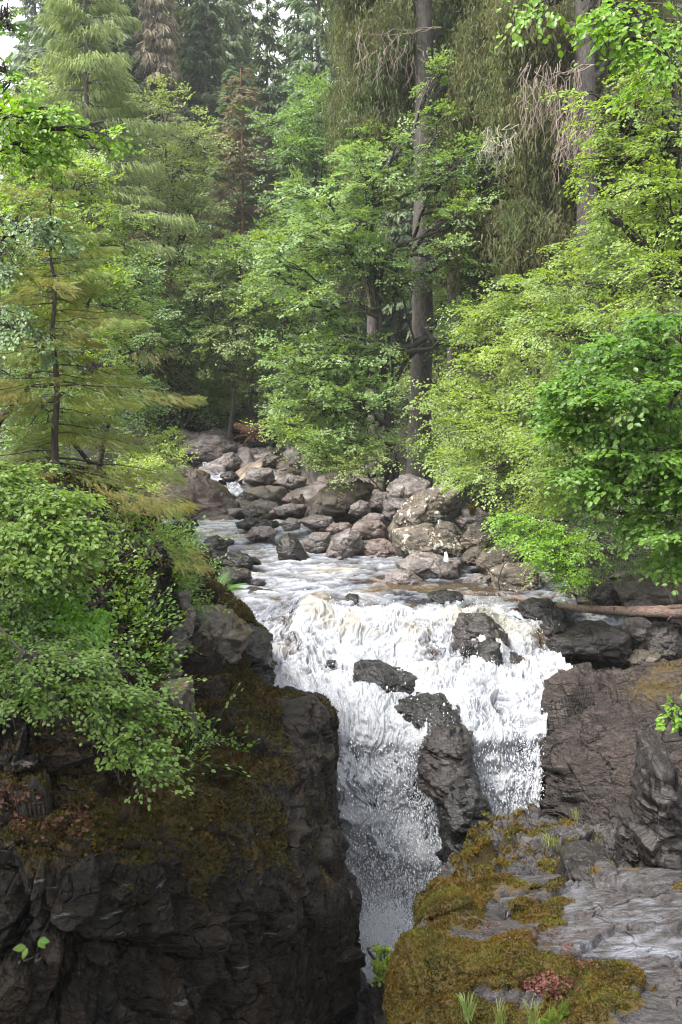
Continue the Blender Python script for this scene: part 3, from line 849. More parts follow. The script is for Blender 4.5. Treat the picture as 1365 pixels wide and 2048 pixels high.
# rocks standing in the waterfall
rock([(708,1335),(722,1328),(760,1328),(790,1345),(828,1350),(843,1372),(838,1390),(770,1392),(725,1380),(706,1365)], 18.7, 1.5, 1, 'rock_black', "black wedge-topped boulder alone in the middle of the white water", detail=0.8)
rock([(640,1330),(655,1320),(672,1322),(668,1335),(648,1345),(634,1346)], 19.5, 0.4, 2, 'rock_black', "small black stone poking out of the foam left of the black wedge-topped boulder", sub=5)
rock([(792,1405),(840,1392),(880,1388),(905,1397),(912,1420),(895,1440),(820,1440),(795,1425)], 17.75, 1.5, 3, 'rock_black', "flat mossy dark rock capping the rib between the two falls", moss=0.25)
rock([(822,1425),(870,1408),(915,1412),(928,1440),(926,1470),(905,1480),(850,1470),(824,1448)], 17.4, 1.4, 4, 'rock_black', "dark rounded block second from the top of the rib between the two falls", detail=0.8)
rock([(836,1470),(870,1447),(915,1442),(940,1465),(944,1520),(930,1545),(870,1540),(838,1515)], 16.9, 1.6, 5, 'rock', "striped brown block halfway down the rib between the two falls")
rock([(838,1530),(880,1512),(925,1515),(945,1530),(955,1570),(930,1600),(870,1590),(845,1560)], 16.5, 1.6, 6, 'rock', "grey brown sloping block low on the rib between the two falls")
rock([(870,1570),(905,1545),(945,1545),(966,1580),(968,1640),(945,1690),(925,1760),(900,1740),(888,1680),(878,1620)], 16.1, 1.7, 7, 'rock_black', "tall black block at the foot of the rib between the two falls", box=3)
# rocks draped by water on the left of the lip
rock([(568,1258),(590,1225),(620,1212),(640,1222),(642,1270),(625,1282),(600,1275)], 21.3, 1.4, 8, 'rock', "dark block standing in the left cascade with thin water running past it")
rock([(630,1222),(648,1200),(668,1198),(672,1230),(665,1256),(645,1262)], 21.5, 1.2, 9, 'rock_black', "narrow dark block at the lip just right of the left cascade")
rock([(556,1250),(575,1240),(598,1248),(604,1275),(585,1288),(562,1270)], 20.9, 0.7, 10, 'rock', "low wet stone at the foot of the left cascade")
rock([(683,1200),(700,1188),(716,1192),(722,1212),(712,1228),(694,1222)], 22.0, 0.9, 11, 'rock', "small dark stone parting the water in the middle of the lip")
# blocks that stand out of the left cliff
rock([(345,1190),(372,1180),(388,1235),(372,1330),(328,1385),(318,1320),(335,1255)], 13.6, 0.9, 130, 'rock_dry', "pale weathered upright rock rib among the plants of the left cliff", box=3)
rock([(355,1262),(400,1215),(460,1228),(498,1262),(470,1330),(405,1372),(360,1345)], 15.3, 1.5, 131, 'rock_mossy', "smooth mossy rock face under the arching fern", box=3)
rock([(450,1238),(500,1256),(538,1280),(548,1350),(532,1398),(480,1402),(455,1320)], 16.6, 1.6, 132, 'rock_black', "moss-dappled rounded buttress beside the left cascade", moss=0.3, box=3)
rock([(292,1378),(378,1364),(390,1480),(372,1502),(298,1492)], 11.5, 0.9, 133, 'rock_mossy', "square brown block with a mossy top beneath the pale rib", box=3.6)
rock([(562,1412),(618,1402),(648,1428),(663,1520),(656,1640),(620,1655),(588,1560),(575,1470)], 14.1, 1.2, 134, 'cliff', "dark flat-topped pillar at the edge of the falls", box=3.4)
rock([(618,1655),(662,1645),(690,1740),(713,1808),(706,1900),(692,2060),(610,2070),(616,1900),(604,1780)], 13.1, 1.6, 135, 'cliff', "black smooth buttress at the foot of the left cliff", box=3)
rock([(575,1660),(612,1655),(622,1760),(600,1900),(560,2000),(545,1850),(560,1740)], 12.3, 1.2, 136, 'cliff', "black fin of rock standing left of the smooth buttress", box=3)
# right of the lip
rock([(855,1190),(890,1182),(925,1190),(930,1204),(905,1214),(870,1212)], 22.4, 1.2, 12, 'rock_black', "low dark rock in the stream below the broken branch")
rock([(905,1265),(930,1232),(970,1232),(1008,1262),(1028,1310),(1030,1350),(1018,1358),(985,1330),(950,1290)], 20.2, 1.4, 13, 'rock', "big dark boulder splitting the water right of centre")
rock([(935,1330),(960,1288),(990,1282),(1010,1330),(1008,1370),(992,1408),(978,1400),(960,1360)], 19.2, 1.2, 14, 'rock_black', "dark rock with thin water sliding down its front")
rock([(1000,1330),(1022,1305),(1050,1315),(1058,1345),(1035,1362),(1010,1356)], 19.4, 0.8, 15, 'rock', "low wet rock tucked behind the draped dark rock")
rock([(905,1290),(925,1275),(945,1285),(950,1310),(930,1325),(908,1312)], 19.7, 0.8, 16, 'rock', "half-drowned stone left of the big splitting boulder")
rock([(1010,1240),(1028,1232),(1044,1240),(1042,1252),(1018,1256)], 21.2, 0.5, 17, 'rock', "small wet stone at the right lip of the falls")
rock([(1040,1208),(1062,1198),(1100,1206),(1140,1222),(1148,1250),(1135,1266),(1100,1262),(1060,1240),(1038,1226)], 21.4, 1.3, 18, 'rock_black', "long dark boulder lying under the tip of the fallen log")
rock([(1072,1258),(1085,1232),(1110,1232),(1128,1250),(1126,1270),(1098,1285),(1078,1280)], 20.8, 0.9, 19, 'rock', "rounded wet stone below the long dark boulder by the log")
rock([(1092,1282),(1100,1264),(1150,1262),(1190,1250),(1230,1254),(1252,1262),(1256,1300),(1240,1318),(1150,1308),(1094,1304)], 20.4, 1.4, 20, 'rock', "long flat-topped brown block at the top of the wet rock face", box=3.2, detail=0.8)
rock([(1248,1262),(1262,1240),(1290,1238),(1310,1250),(1305,1275),(1262,1280)], 21.0, 1.2, 21, 'rock_dry', "brown stone wedged between the long block and the arched boulder", detail=0.7)
rock([(1270,1300),(1290,1258),(1318,1244),(1345,1252),(1362,1285),(1372,1320),(1330,1326),(1280,1322)], 20.6, 1.3, 22, 'rock', "arched dark boulder with thin water curling over its shoulder", detail=0.7)
rock([(1250,1320),(1275,1302),(1320,1306),(1320,1322),(1270,1332)], 19.9, 0.7, 23, 'rock_mossy', "low mossy stone under the arched dark boulder")
rock([(1330,1235),(1365,1222),(1410,1228),(1420,1262),(1365,1268),(1340,1258)], 21.8, 1.2, 24, 'rock', "wet dark stone at the water's edge behind the arched boulder")
rock([(1172,1190),(1205,1170),(1235,1180),(1240,1206),(1200,1212)], 23.0, 1.0, 25, 'rock', "pointed grey stone in the shade behind the fallen log")
rock([(1228,1180),(1250,1158),(1300,1152),(1350,1165),(1400,1180),(1400,1210),(1300,1212),(1240,1204)], 22.6, 1.8, 26, 'rock_mossy', "rounded reddish-brown boulder in the dark hollow behind the log", moss=0.3)
rock([(1250,1210),(1275,1200),(1310,1206),(1312,1222),(1262,1224)], 21.9, 0.7, 27, 'rock_dry', "small grey stone just behind the fallen log")
# right bank boulders
rock([(553,1100),(560,1075),(578,1066),(596,1078),(620,1118),(622,1130),(560,1128)], 27.5, 1.2, 30, 'rock', "dark tapering boulder standing in the stream with a shadowed face", detail=0.6)
rock([(655,1100),(668,1072),(700,1056),(722,1068),(724,1096),(705,1118),(668,1122),(652,1112)], 28.0, 1.4, 31, 'rock_dry', "smooth pale grey boulder with a glossy face at the water's edge", detail=0.6)
rock([(605,1082),(625,1066),(660,1066),(664,1096),(640,1114),(615,1108)], 28.8, 1.2, 32, 'rock_dry', "sloping grey brown boulder between the tapering and the smooth one", detail=0.7)
rock([(720,1100),(735,1082),(770,1080),(800,1095),(796,1118),(760,1124),(722,1120)], 28.2, 1.2, 33, 'rock_pink', "low pink-tinged boulder beside the smooth grey one")
rock([(768,1010),(780,968),(815,950),(860,962),(868,1000),(845,1040),(790,1050),(765,1035)], 31.5, 2.2, 34, 'rock_dry', "broad grey boulder leaning at the foot of the tall trunk", detail=0.7)
rock([(612,1028),(620,1000),(655,972),(720,962),(745,975),(738,1005),(700,1028),(640,1034)], 33.5, 2.4, 35, 'rock_mossy', "dark moss-backed boulder slanting up to the right", detail=0.8)
rock([(700,1012),(720,1000),(738,1004),(742,1024),(715,1032),(698,1026)], 31.5, 0.7, 36, 'rock_dry', "small pale stone against the moss-backed boulder", detail=0.7)
rock([(775,1060),(800,1018),(850,980),(890,968),(920,975),(918,1010),(880,1040),(830,1068),(785,1080)], 28.8, 2.0, 37, 'rock_lichen', "steep lichen-spotted slab rising right with a patch of yellow moss", detail=0.8)
rock([(788,1062),(850,1052),(900,1062),(930,1090),(925,1112),(870,1112),(800,1110),(784,1088)], 26.3, 1.8, 38, 'rock_lichen', "wide flat lichened boulder blotched white and orange", detail=0.8)
rock([(795,1128),(835,1106),(880,1112),(922,1122),(920,1152),(890,1166),(840,1162),(805,1150)], 25.0, 1.5, 39, 'rock_dry', "brown block under the wide lichened boulder", detail=0.7)
rock([(762,1166),(782,1144),(818,1140),(842,1160),(840,1172),(790,1176)], 24.2, 0.9, 40, 'rock_dry', "low stone at the water beside the broken branch", detail=0.8)
rock([(862,1075),(880,1042),(905,1045),(930,1075),(925,1092),(880,1090)], 26.6, 1.0, 41, 'rock_lichen', "wedge-shaped boulder with a big white lichen patch on its point")
rock([(920,1085),(940,1055),(970,1050),(990,1070),(985,1095),(940,1105)], 26.2, 1.1, 42, 'rock_lichen', "rounded lichen-white boulder right of the wedge-shaped one")
rock([(924,1115),(945,1095),(972,1090),(968,1115),(950,1128),(930,1126)], 25.3, 0.8, 43, 'rock_mossy', "small rusty-topped boulder overhanging a dark gap")
rock([(953,1130),(965,1105),(1000,1092),(1030,1100),(1040,1130),(1015,1150),(970,1152)], 25.0, 1.3, 44, 'rock_lichen', "brown boulder with white patches left of the big pale slab")
rock([(982,1180),(985,1142),(1020,1130),(1065,1128),(1080,1160),(1065,1196),(1015,1200)], 23.8, 1.6, 45, 'rock_lichen', "big pale flat-fronted slab under the beech branches", box=3)
rock([(918,1172),(935,1158),(960,1150),(980,1155),(982,1172),(960,1178)], 24.2, 0.7, 46, 'rock_dry', "low knobbly stone in the gap at the water's edge")
rock([(845,1170),(858,1158),(872,1162),(876,1172)], 24.3, 0.4, 47, 'rock_black', "little dark stone in front of the brown block", sub=4)
rock([(1030,1100),(1045,1075),(1075,1070),(1100,1095),(1085,1130),(1045,1125)], 25.5, 1.2, 48, 'rock_lichen', "grey boulder half hidden by the low green spray")
rock([(905,1040),(925,1018),(955,1016),(985,1035),(975,1055),(925,1058)], 28.5, 1.2, 49, 'rock_dry', "flat grey boulder behind the lichened pair")
rock([(740,1000),(755,985),(775,985),(778,1010),(760,1022),(742,1015)], 32.0, 0.9, 50, 'rock_dry', "upright grey stone between the moss-backed and the broad boulder")
# left bank of the pool
rock([(398,1095),(415,1078),(438,1074),(458,1090),(452,1110),(410,1112)], 27.0, 1.1, 51, 'rock_black', "rounded dark boulder at the left edge of the pool", moss=0.2)
rock([(395,1118),(420,1106),(460,1108),(500,1112),(518,1124),(500,1136),(430,1138),(398,1130)], 25.5, 1.2, 52, 'rock_black', "long low black boulder running out into the pool")
rock([(385,1112),(400,1090),(420,1100),(425,1130),(400,1140)], 24.6, 0.9, 53, 'rock', "dark stone tucked against the left bank")
rock([(430,1142),(455,1134),(500,1142),(505,1156),(460,1162),(430,1158)], 24.0, 0.9, 54, 'rock', "flat wet stone below the long black boulder")
rock([(500,1166),(512,1158),(530,1160),(532,1170),(515,1176)], 23.8, 0.4, 55, 'rock', "brown stone alone in the shallow water", sub=5)
rock([(468,1190),(500,1176),(545,1182),(550,1192),(500,1198)], 23.0, 0.6, 56, 'rock', "thin wet ledge just breaking the surface above the left cascade", sub=5)
rock([(355,1048),(368,1038),(390,1038),(398,1050),(378,1056)], 31.5, 0.8, 57, 'rock_black', "small black boulder above the left rapid")
rock([(345,1078),(365,1062),(385,1080),(395,1110),(370,1120),(350,1105)], 27.0, 1.0, 58, 'rock_dry', "light-topped stone on the left bank beside the rapid")
rock([(443,1084),(455,1078),(468,1080),(470,1088),(452,1090)], 28.0, 0.4, 59, 'rock_black', "dark stone awash in the rapid", sub=4)
rock([(470,1045),(500,1038),(545,1042),(560,1052),(520,1058),(478,1056)], 32.0, 1.0, 60, 'rock_black', "flat black rock at the head of the rapid")
rock([(490,1072),(505,1056),(540,1054),(555,1064),(550,1075),(505,1078)], 30.5, 1.0, 61, 'rock_dry', "low brown rock beside the rapid with water sliding off it")
# far left mossy bluff
rock([(300,1030),(310,985),(345,958),(395,955),(440,975),(468,1000),(478,1025),(465,1045),(400,1050),(330,1048)], 37.5, 4.0, 62, 'rock_pink', "pink water-worn bluff with a cap of moss behind the spruce", moss=0.0)
rock([(250,965),(300,948),(360,940),(410,950),(450,975),(470,1000),(440,995),(380,978),(300,985)], 38.2, 3.0, 63, 'rock_mossy', "mossy ridge crowning the pink bluff", moss=0.35)
rock([(365,905),(378,880),(415,865),(450,870),(478,890),(472,925),(430,940),(385,928)], 50.0, 3.5, 64, 'rock_dry', "huge smooth dark boulder at the top of the boulder field", detail=0.7)
rock([(400,868),(430,856),(458,862),(470,875),(440,884),(405,880)], 53.0, 2.5, 65, 'rock_dry', "craggy pale rock above the huge smooth boulder")
rock([(285,872),(310,855),(345,858),(368,875),(362,900),(320,905),(290,895)], 52.0, 3.0, 66, 'rock_mossy', "dark brown boulder under the trees left of the huge one")
rock([(410,935),(440,915),(468,905),(485,925),(470,945),(430,948)], 47.5, 2.0, 67, 'rock_dry', "slanting grey rock right of the sliver of water", detail=0.7)
far_named = [
 ([(478,905),(520,895),(560,900),(555,918),(500,925)], 50, 'rock_dry'), ([(548,898),(575,885),(610,890),(605,912),(560,915)], 52, 'rock_dry'),
 ([(485,960),(500,935),(545,940),(550,970),(520,978),(490,975)], 43, 'rock_dry'), ([(545,965),(580,950),(615,955),(612,975),(560,980)], 43, 'rock_dry'),
 ([(565,1000),(580,985),(605,988),(612,1005),(585,1012)], 38, 'rock_pink'), ([(470,1000),(485,985),(512,990),(515,1015),(490,1025)], 39, 'rock'),
 ([(480,1025),(500,1012),(545,1020),(550,1032),(500,1038)], 36, 'rock'), ([(545,1015),(580,1008),(610,1012),(600,1028),(555,1030)], 35, 'rock_dry'),
 ([(448,1015),(458,1000),(478,1005),(485,1028),(462,1034)], 37, 'rock_mossy'), ([(510,912),(535,905),(560,915),(550,932),(515,935)], 48, 'rock_dry'),
 ([(575,925),(600,912),(630,918),(632,940),(590,945)], 47, 'rock_pink'), ([(440,950),(465,940),(478,952),(470,968),(448,965)], 44, 'rock'),
 ([(600,1040),(625,1030),(665,1035),(670,1050),(620,1056)], 32, 'rock_dry'), ([(560,1048),(580,1036),(602,1042),(600,1058),(570,1062)], 31.5, 'rock_dry'),
 ([(650,1060),(668,1046),(700,1046),(706,1060),(670,1068)], 30.5, 'rock_pink'), ([(700,1060),(720,1040),(765,1044),(775,1070),(740,1080)], 30, 'rock_pink'),
 ([(720,1040),(740,1026),(770,1030),(772,1046),(735,1050)], 31, 'rock_dry'),
]
far_labels = ["pale grey rock below the upturned root plate", "flat rock at the upper right of the boulder field", "large square-cut rock in the middle of the boulder field",
 "pale slab-like rock right of the large square-cut one", "rounded pinkish stone in the lower boulder field", "dark stone beside the short white chute", "flat dark stone below the white chute",
 "low pale stone in front of the rounded pinkish one", "mossy stone at the right end of the pink bluff", "angular rock right of the slanting grey one", "pinkish rock below the overhanging leaves",
 "small dark rock above the white chute", "flat pale stone above the tapering boulder", "small rock left of the flat pale stone above the tapering boulder", "small pink stone behind the smooth pale grey boulder",
 "broad pink stone behind the low pink-tinged boulder", "grey stone behind the broad pink stone"]
for k, ((poly, Y, mt), lb) in enumerate(zip(far_named, far_labels)):
    w = (max(p[0] for p in poly) - min(p[0] for p in poly)) / FPX * Y
    rock(poly, Y, w * 0.9, 70 + k, mt, lb, sub=5, detail=0.9)
# the loose rest of the field: nothing tells them apart
rng = np.random.RandomState(9)
protos = [boulder_mesh("boulder", (1, 0.9, rng.uniform(0.45, 0.75)), 200 + k, M[['rock_dry', 'rock_tan', 'rock_pink', 'rock', 'rock_mossy', 'rock_dry', 'rock_black'][k % 7]], 4, 10) for k in range(14)]
def scatter_rocks(n, reg, smin, smax, label, group, cat="boulder", name="boulder", sink=0.25):
    for i in range(n):
        x, y = reg(rng)
        s = smin * (smax / smin) ** rng.rand()
        o = link(name, protos[rng.randint(14)], None, (x, y, ground_z(x, y) + s * (0.25 - sink)))
        o.scale = (s * rng.uniform(0.9, 1.4), s * rng.uniform(0.8, 1.2), s * rng.uniform(0.6, 1.1))
        o.rotation_euler = (rng.normal(0, 0.35), rng.normal(0, 0.35), rng.uniform(0, 6.28))
        tag(o, label, cat, group)
def fld(r):
    y = r.uniform(34.5, 55)
    return r.uniform(np.interp(y, [34, 40, 55], [-5, -7.0, -8.5]), np.interp(y, [34, 40, 55], [1.5, 1.5, 2.5])), y
scatter_rocks(170, fld, 0.45, 3.3, "jumbled grey rock among many in the far boulder field", "jumbled rocks of the far boulder field")
def rb(r):
    y = r.uniform(23.5, 34)
    return np.interp(y, [23, 34], [5.2, 0.8]) + r.uniform(-0.6, 3.5), y
scatter_rocks(60, rb, 0.3, 0.9, "small grey stone filling the gaps of the right bank", "small stones along the right bank", "stone", "stone", 0.2)
def lb_(r):
    y = r.uniform(21.5, 33)
    return bank_left(y) + r.uniform(-0.7, 0.5), y
scatter_rocks(26, lb_, 0.3, 0.9, "dark stone lining the left edge of the pool", "stones lining the left bank", "stone", "stone", 0.2)
def hollow(r):
    return r.uniform(5.5, 10), r.uniform(21.5, 25)
scatter_rocks(22, hollow, 0.3, 0.9, "shaded stone in the dark hollow behind the log", "stones in the hollow behind the log", "stone", "stone", 0.2)
# blocks on the near right ledges and at the gorge foot
rock([(1288,1480),(1320,1500),(1350,1560),(1365,1640),(1420,1760),(1300,1762),(1268,1740),(1275,1620)], 11.6, 1.2, 120, 'rock', "tall grey upright block at the right edge", box=3.5)
rock([(1240,1740),(1250,1640),(1285,1600),(1300,1640),(1296,1750)], 12.0, 0.9, 121, 'rock', "narrow standing block beside the tall upright one", box=3.5)
rock([(1120,1762),(1130,1722),(1170,1706),(1215,1712),(1240,1735),(1235,1765)], 10.9, 1.0, 122, 'rock', "low layered grey rock behind the mossy slab", box=3)
rock([(690,1985),(705,1972),(735,1985),(750,2010),(735,2048),(690,2060),(670,2030)], 13.4, 1.6, 123, 'rock_black', "black wet rock at the foot of the left cliff")
rock([(715,2040),(745,2005),(790,1985),(815,2010),(810,2060),(740,2080)], 12.7, 1.5, 124, 'rock', "stepped brown rock at the bottom of the gorge")
rock([(660,2065),(690,2030),(740,2040),(760,2080),(700,2110)], 12.5, 1.2, 125, 'rock_black', "rounded wet rock at the very bottom of the gorge")
rock([(770,1975),(785,1940),(815,1925),(825,1975),(800,1995)], 12.9, 1.2, 126, 'rock_black', "dark rock beside the tuft of bright green plants")
# ------------------------------------------------------------------ foliage tools
LEAF_FAR = (np.array([[0,0,0],[.45,.34,.06],[1,0,-.05],[.45,-.34,.06]], float), np.array([[0,1,2,3]]))
LEAF_NEAR = (np.array([[0,0,0],[.12,0,-.01],[.5,0,-.05],[.82,0,-.04],[1,0,-.12],[.2,.24,.05],[.52,.36,.06],[.82,.2,.0],[.2,-.24,.05],[.52,-.36,.06],[.82,-.2,.0]], float),
             np.array([[0,1,5],[1,2,5],[5,2,6],[2,3,6],[6,3,7],[3,4,7],[0,8,1],[1,8,2],[8,9,2],[2,9,3],[9,10,3],[3,10,4]]))
NEEDLE = (np.array([[0,.5,0],[0,-.5,0],[1,-.15,0],[1,.15,0]], float), np.array([[0,1,2,3]]))
def twig_template(n=9, side=0.28, ang=0.75):
    V, F = [], []
    for i in range(n):
        x = 0.04 + 0.9 * i / n
        for s in (1, -1):
            k = len(V); ln = side * (1 - 0.55 * (i / n) ** 2)
            V += [[x, 0, 0], [x + 0.045, 0, 0.004], [x + ln * math.cos(ang), s * ln * math.sin(ang), 0.03]]
            F.append([k, k + 1, k + 2] if s > 0 else [k + 1, k, k + 2])
    return np.array(V, float), np.array(F)
TWIG = twig_template()
TWIG_FINE = twig_template(13, 0.2)
def fern_template(n=24):
    V, F = [], []
    for i in range(n):
        x = 0.12 + 0.86 * i / n; w = 0.30 * math.sin(math.pi * min(1, (i + 2.5) / (n + 1.5)) ** 0.8)
        z = -0.55 * x * x * 0.6
        for s in (1, -1):
            k = len(V)
            V += [[x, 0, z], [x + 0.024, 0, z - 0.01], [x + 0.075, s * w, z - 0.06], [x + 0.03, s * w * 0.6, z]]
            F.append([k, k + 1, k + 2, k + 3])
    return np.array(V, float), np.array(F)
FERN = fern_template()

def norm(v):
    return v / (np.linalg.norm(v, axis=-1, keepdims=True) + 1e-9)

def place(g, tpl, pos, axis, up, size, tint, width=1.0):
    """Instances of a template: x axis along `axis`, z axis near `up`."""
    V, F = tpl
    n = len(pos)
    if n == 0: return
    a = norm(axis)
    b = norm(np.cross(up, a))
    c = np.cross(a, b)
    s = np.broadcast_to(np.asarray(size, float), (n,))[:, None, None]
    w = np.broadcast_to(np.asarray(width, float), (n,))[:, None, None]
    Q = pos[:, None] + s * (V[None, :, 0:1] * a[:, None] + w * V[None, :, 1:2] * b[:, None] + V[None, :, 2:3] * c[:, None])
    FF = (F[None] + (np.arange(n) * len(V))[:, None, None]).reshape(-1, F.shape[1])
    g.add(Q.reshape(-1, 3), FF, np.repeat(np.broadcast_to(np.asarray(tint, float), (n,)), len(V)))

def sky_rng(seed):
    return np.random.RandomState(seed)

def broadleaf(label, cat, lobes, base, mat, bark, seed, leaf=0.12, n_cl=300, per=45, rc=0.6, flat=0.35, droop=0.15, trunk_r=0.16, tpl=LEAF_FAR,
              name="broadleaf_tree", group=None, shell=0.55, stems=None, tint0=(0.05, 1.0), up=0.75, limb_r=0.06, fulltrunk=True, twigs=True, sub=10, style='spray', bias=(0, -0.15, 0.12), subr=0.42, straight=False, width=1.0, zf=0.62, topi=None):
    """lobes: (px, py, rpx, rpy, Y, rY). base: world (x, y) or (x, y, z)."""
    r = sky_rng(seed)
    g, t = Geo(), Geo()
    lob = []
    for px, py, rx, ry, Y, rY in lobes:
        c = U(px, py, Y); k = Y / FPX
        lob.append((c, np.array([rx * k, rY, ry * k])))
    vol = np.array([l[1].prod() ** (2 / 3) for l in lob]); vol /= vol.sum()
    bx, by = base[0], base[1]
    bz = base[2] if len(base) > 2 else float(ground_z(bx, by)) - 0.3
    B = np.array([bx, by, bz])
    allc = np.array([l[0] for l in lob])
    top = allc[np.argmax(allc[:, 2]) if topi is None else topi]
    mid = B * 0.5 + top * 0.5 + r.normal(0, 0.25, 3)
    TP = crom(np.array([B, B * 0.75 + top * 0.25 + r.normal(0, 0.15, 3), mid, top]), 14)
    if straight:
        TP = crom(np.array([B, B * 0.7 + (top + [0, 0, 2]) * 0.3, B * 0.35 + (top + [0, 0, 2]) * 0.65, top + [0, 0, 2]]), 14)
        TP[1:] += r.normal(0, 0.03, (13, 3))
    if fulltrunk:
        tube(t, TP, np.linspace(trunk_r, trunk_r * (0.6 if straight else 0.25), 14) * np.r_[1.5, 1.15, np.ones(12)], 8, rough=0.06, seed=seed)
    bias = np.asarray(bias, float)
    for i, (c, R) in enumerate(lob):
        j = int(np.clip(np.argmin(np.linalg.norm(TP - (c - [0, 0, R[2] * 0.8 + 0.6]), axis=1)), 2, 12))
        q = curve(TP[j], c - [0, 0, R[2] * 0.2], 8, wob=0.02 + 0.03 * np.linalg.norm(c - TP[j]), rng=r)
        tube(t, q, np.linspace(limb_r * 1.6, limb_r * 0.7, 8) * max(1, trunk_r / 0.2) ** 0.5, 6)
        n = max(8, int(n_cl * vol[i]))
        # uneven boughs inside the lobe
        ns = max(2, sub)
        su = norm(r.normal(0, 1, (ns, 3))); sc_ = c + su * R * r.uniform(0.35, 1.0, (ns, 1)); sr = R * r.uniform(subr * 0.5, subr * 1.4, (ns, 1)) * [1.15, 1.15, zf]
        wgt = sr.prod(1) ** (2 / 3); which = r.choice(ns, n, p=wgt / wgt.sum())
        for k in range(ns):
            tube(t, curve(q[r.randint(4, 8)], sc_[k], 6, sag=-0.05, wob=0.05 * R.min(), rng=r), np.linspace(limb_r * 0.7, limb_r * 0.3, 6), 5)
        u = norm(r.normal(0, 1, (n, 3)) + [0, 0, 0.25])
        rad = shell + (1 - shell) * r.rand(n) ** 0.5
        C = sc_[which] + u * rad[:, None] * sr[which]
        ct = 0.5 * r.uniform(0, 1, n) + 0.5 * r.rand(ns)[which]
        out = norm((C - c) / R + 0.5 * u)
        if twigs:
            for k in range(0, n, 2):
                tube(t, curve(sc_[which[k]], C[k], 4, sag=-0.04, wob=0.03 * R.min(), rng=r), np.linspace(limb_r * 0.3, limb_r * 0.1, 4), 3)
        m = per
        if style == 'disc':
            nrm = norm(np.array([0, 0, 1.0]) * up + out * (1 - up) + r.normal(0, 0.18, (n, 3)))
            t1 = norm(np.cross(nrm, r.normal(0, 1, (n, 3)))); t2 = np.cross(nrm, t1)
            a = r.uniform(0, 2 * math.pi, (n, m)); rr = np.sqrt(r.rand(n, m)) * rc * r.uniform(0.45, 1.4, (n, 1))
            h = r.normal(0, 1, (n, m)) * rc * flat * 0.5 - droop * rr ** 2 / rc
            Pn = C[:, None] + (np.cos(a) * rr)[..., None] * t1[:, None] + (np.sin(a) * rr)[..., None] * t2[:, None] + h[..., None] * nrm[:, None]
            rad_dir = (np.cos(a))[..., None] * t1[:, None] + (np.sin(a))[..., None] * t2[:, None]
            ax = norm(rad_dir + r.normal(0, 0.6, (n, m, 3)) + [0, 0, -0.3])
            uu = norm(nrm[:, None] + r.normal(0, 0.42, (n, m, 3)))
        elif style == 'drape':
            # twigs hanging in a ragged curtain
            hd = norm(np.stack([r.normal(0, 1, n), r.normal(0, 1, n), r.normal(0, 0.15, n)], 1))
            w_ = r.uniform(-1, 1, (n, m)) * rc
            strand = np.floor((w_ / rc + 1) * 4.5)
            ph_ = np.sin(strand * 12.9898 + np.arange(n)[:, None] * 78.233) * 43758.5453; ph_ = ph_ - np.floor(ph_)
            drop = r.rand(n, m) * rc * (0.5 + 2.2 * ph_)
            Pn = C[:, None] + w_[..., None] * hd[:, None] + r.normal(0, 0.10, (n, m, 3)) * rc
            Pn[..., 2] -= drop + (w_ / rc) ** 2 * 0.35 * rc
            ax = norm(np.array([0, 0, -1.0]) + r.normal(0, 0.42, (n, m, 3)))
            uu = norm(r.normal(0, 1, (n, m, 3)))
        else:
            # a leafy shoot: one main twig, side twigs in its plane, leaves on alternate sides
            A = norm(out * [1, 1, 0.35] + bias + r.normal(0, 0.35, (n, 3)) + [0, 0, -0.1])
            nrm = norm(np.array([0, 0, 1.0]) * up + np.array([0, -1.0, 0]) * (1 - up) + r.normal(0, 0.2, (n, 3)))
            nrm = norm(nrm - (nrm * A).sum(1, keepdims=True) * A)
            Bv = np.cross(nrm, A)
            ln = rc * 2.0 * r.uniform(0.4, 1.5, (n, 1))
            k5 = r.randint(0, 7, (n, m)); s0 = np.array([0, .1, .25, .4, .1, .3, .5])[k5]; sg = np.array([0, 1, 1, 1, -1, -1, -1])[k5]
            ll = np.where(k5 == 0, 1.0, (1 - s0) * 0.62); ca = np.where(k5 == 0, 1.0, 0.72); sa = sg * 0.69
            uq = (np.arange(m)[None] % 9 + r.rand(n, m)) / 9.0
            D = ca[..., None] * A[:, None] + sa[..., None] * Bv[:, None]
            E = -sa[..., None] * A[:, None] + ca[..., None] * Bv[:, None]
            dist = s0 + uq * ll
            Pn = C[:, None] + ln[..., None] * (s0[..., None] * A[:, None] + (uq * ll)[..., None] * D)
            Pn[..., 2] -= droop * ln * dist ** 2
            alt = r.choice([-1, 1], (n, m))
            ax = norm(D * 0.75 + E * (alt * 0.7)[..., None] + r.normal(0, 0.2, (n, m, 3)) + [0, 0, -0.15 - droop * 0.5])
            uu = norm(nrm[:, None] + r.normal(0, 0.28, (n, m, 3)))
            Pn = Pn + r.normal(0, leaf * 0.12, Pn.shape)
            for k in range(n):
                e = C[k] + A[k] * ln[k]; e[2] -= droop * ln[k, 0]
                tube(t, curve(C[k], e, 4, sag=-0.18 * droop * ln[k, 0]), np.linspace(limb_r * 0.2 + 0.001, 0.0015, 4), 3)
        tt_ = np.clip(tint0[0] + (tint0[1] - tint0[0]) * (0.6 * ct[:, None] + 0.4 * (ph_ if style == 'drape' else r.rand(n, m))), 0, 1)
        place(g, tpl, Pn.reshape(-1, 3), ax.reshape(-1, 3), uu.reshape(-1, 3), (leaf * r.uniform(0.6, 1.25, (n, m))).ravel(), tt_.ravel(), width)
    root = thing(name, B, label, cat, group)
    t.build("trunk", M[bark], root, origin=B)
    g.build("crown", M[mat], root, origin=B, smooth=False)
    return root

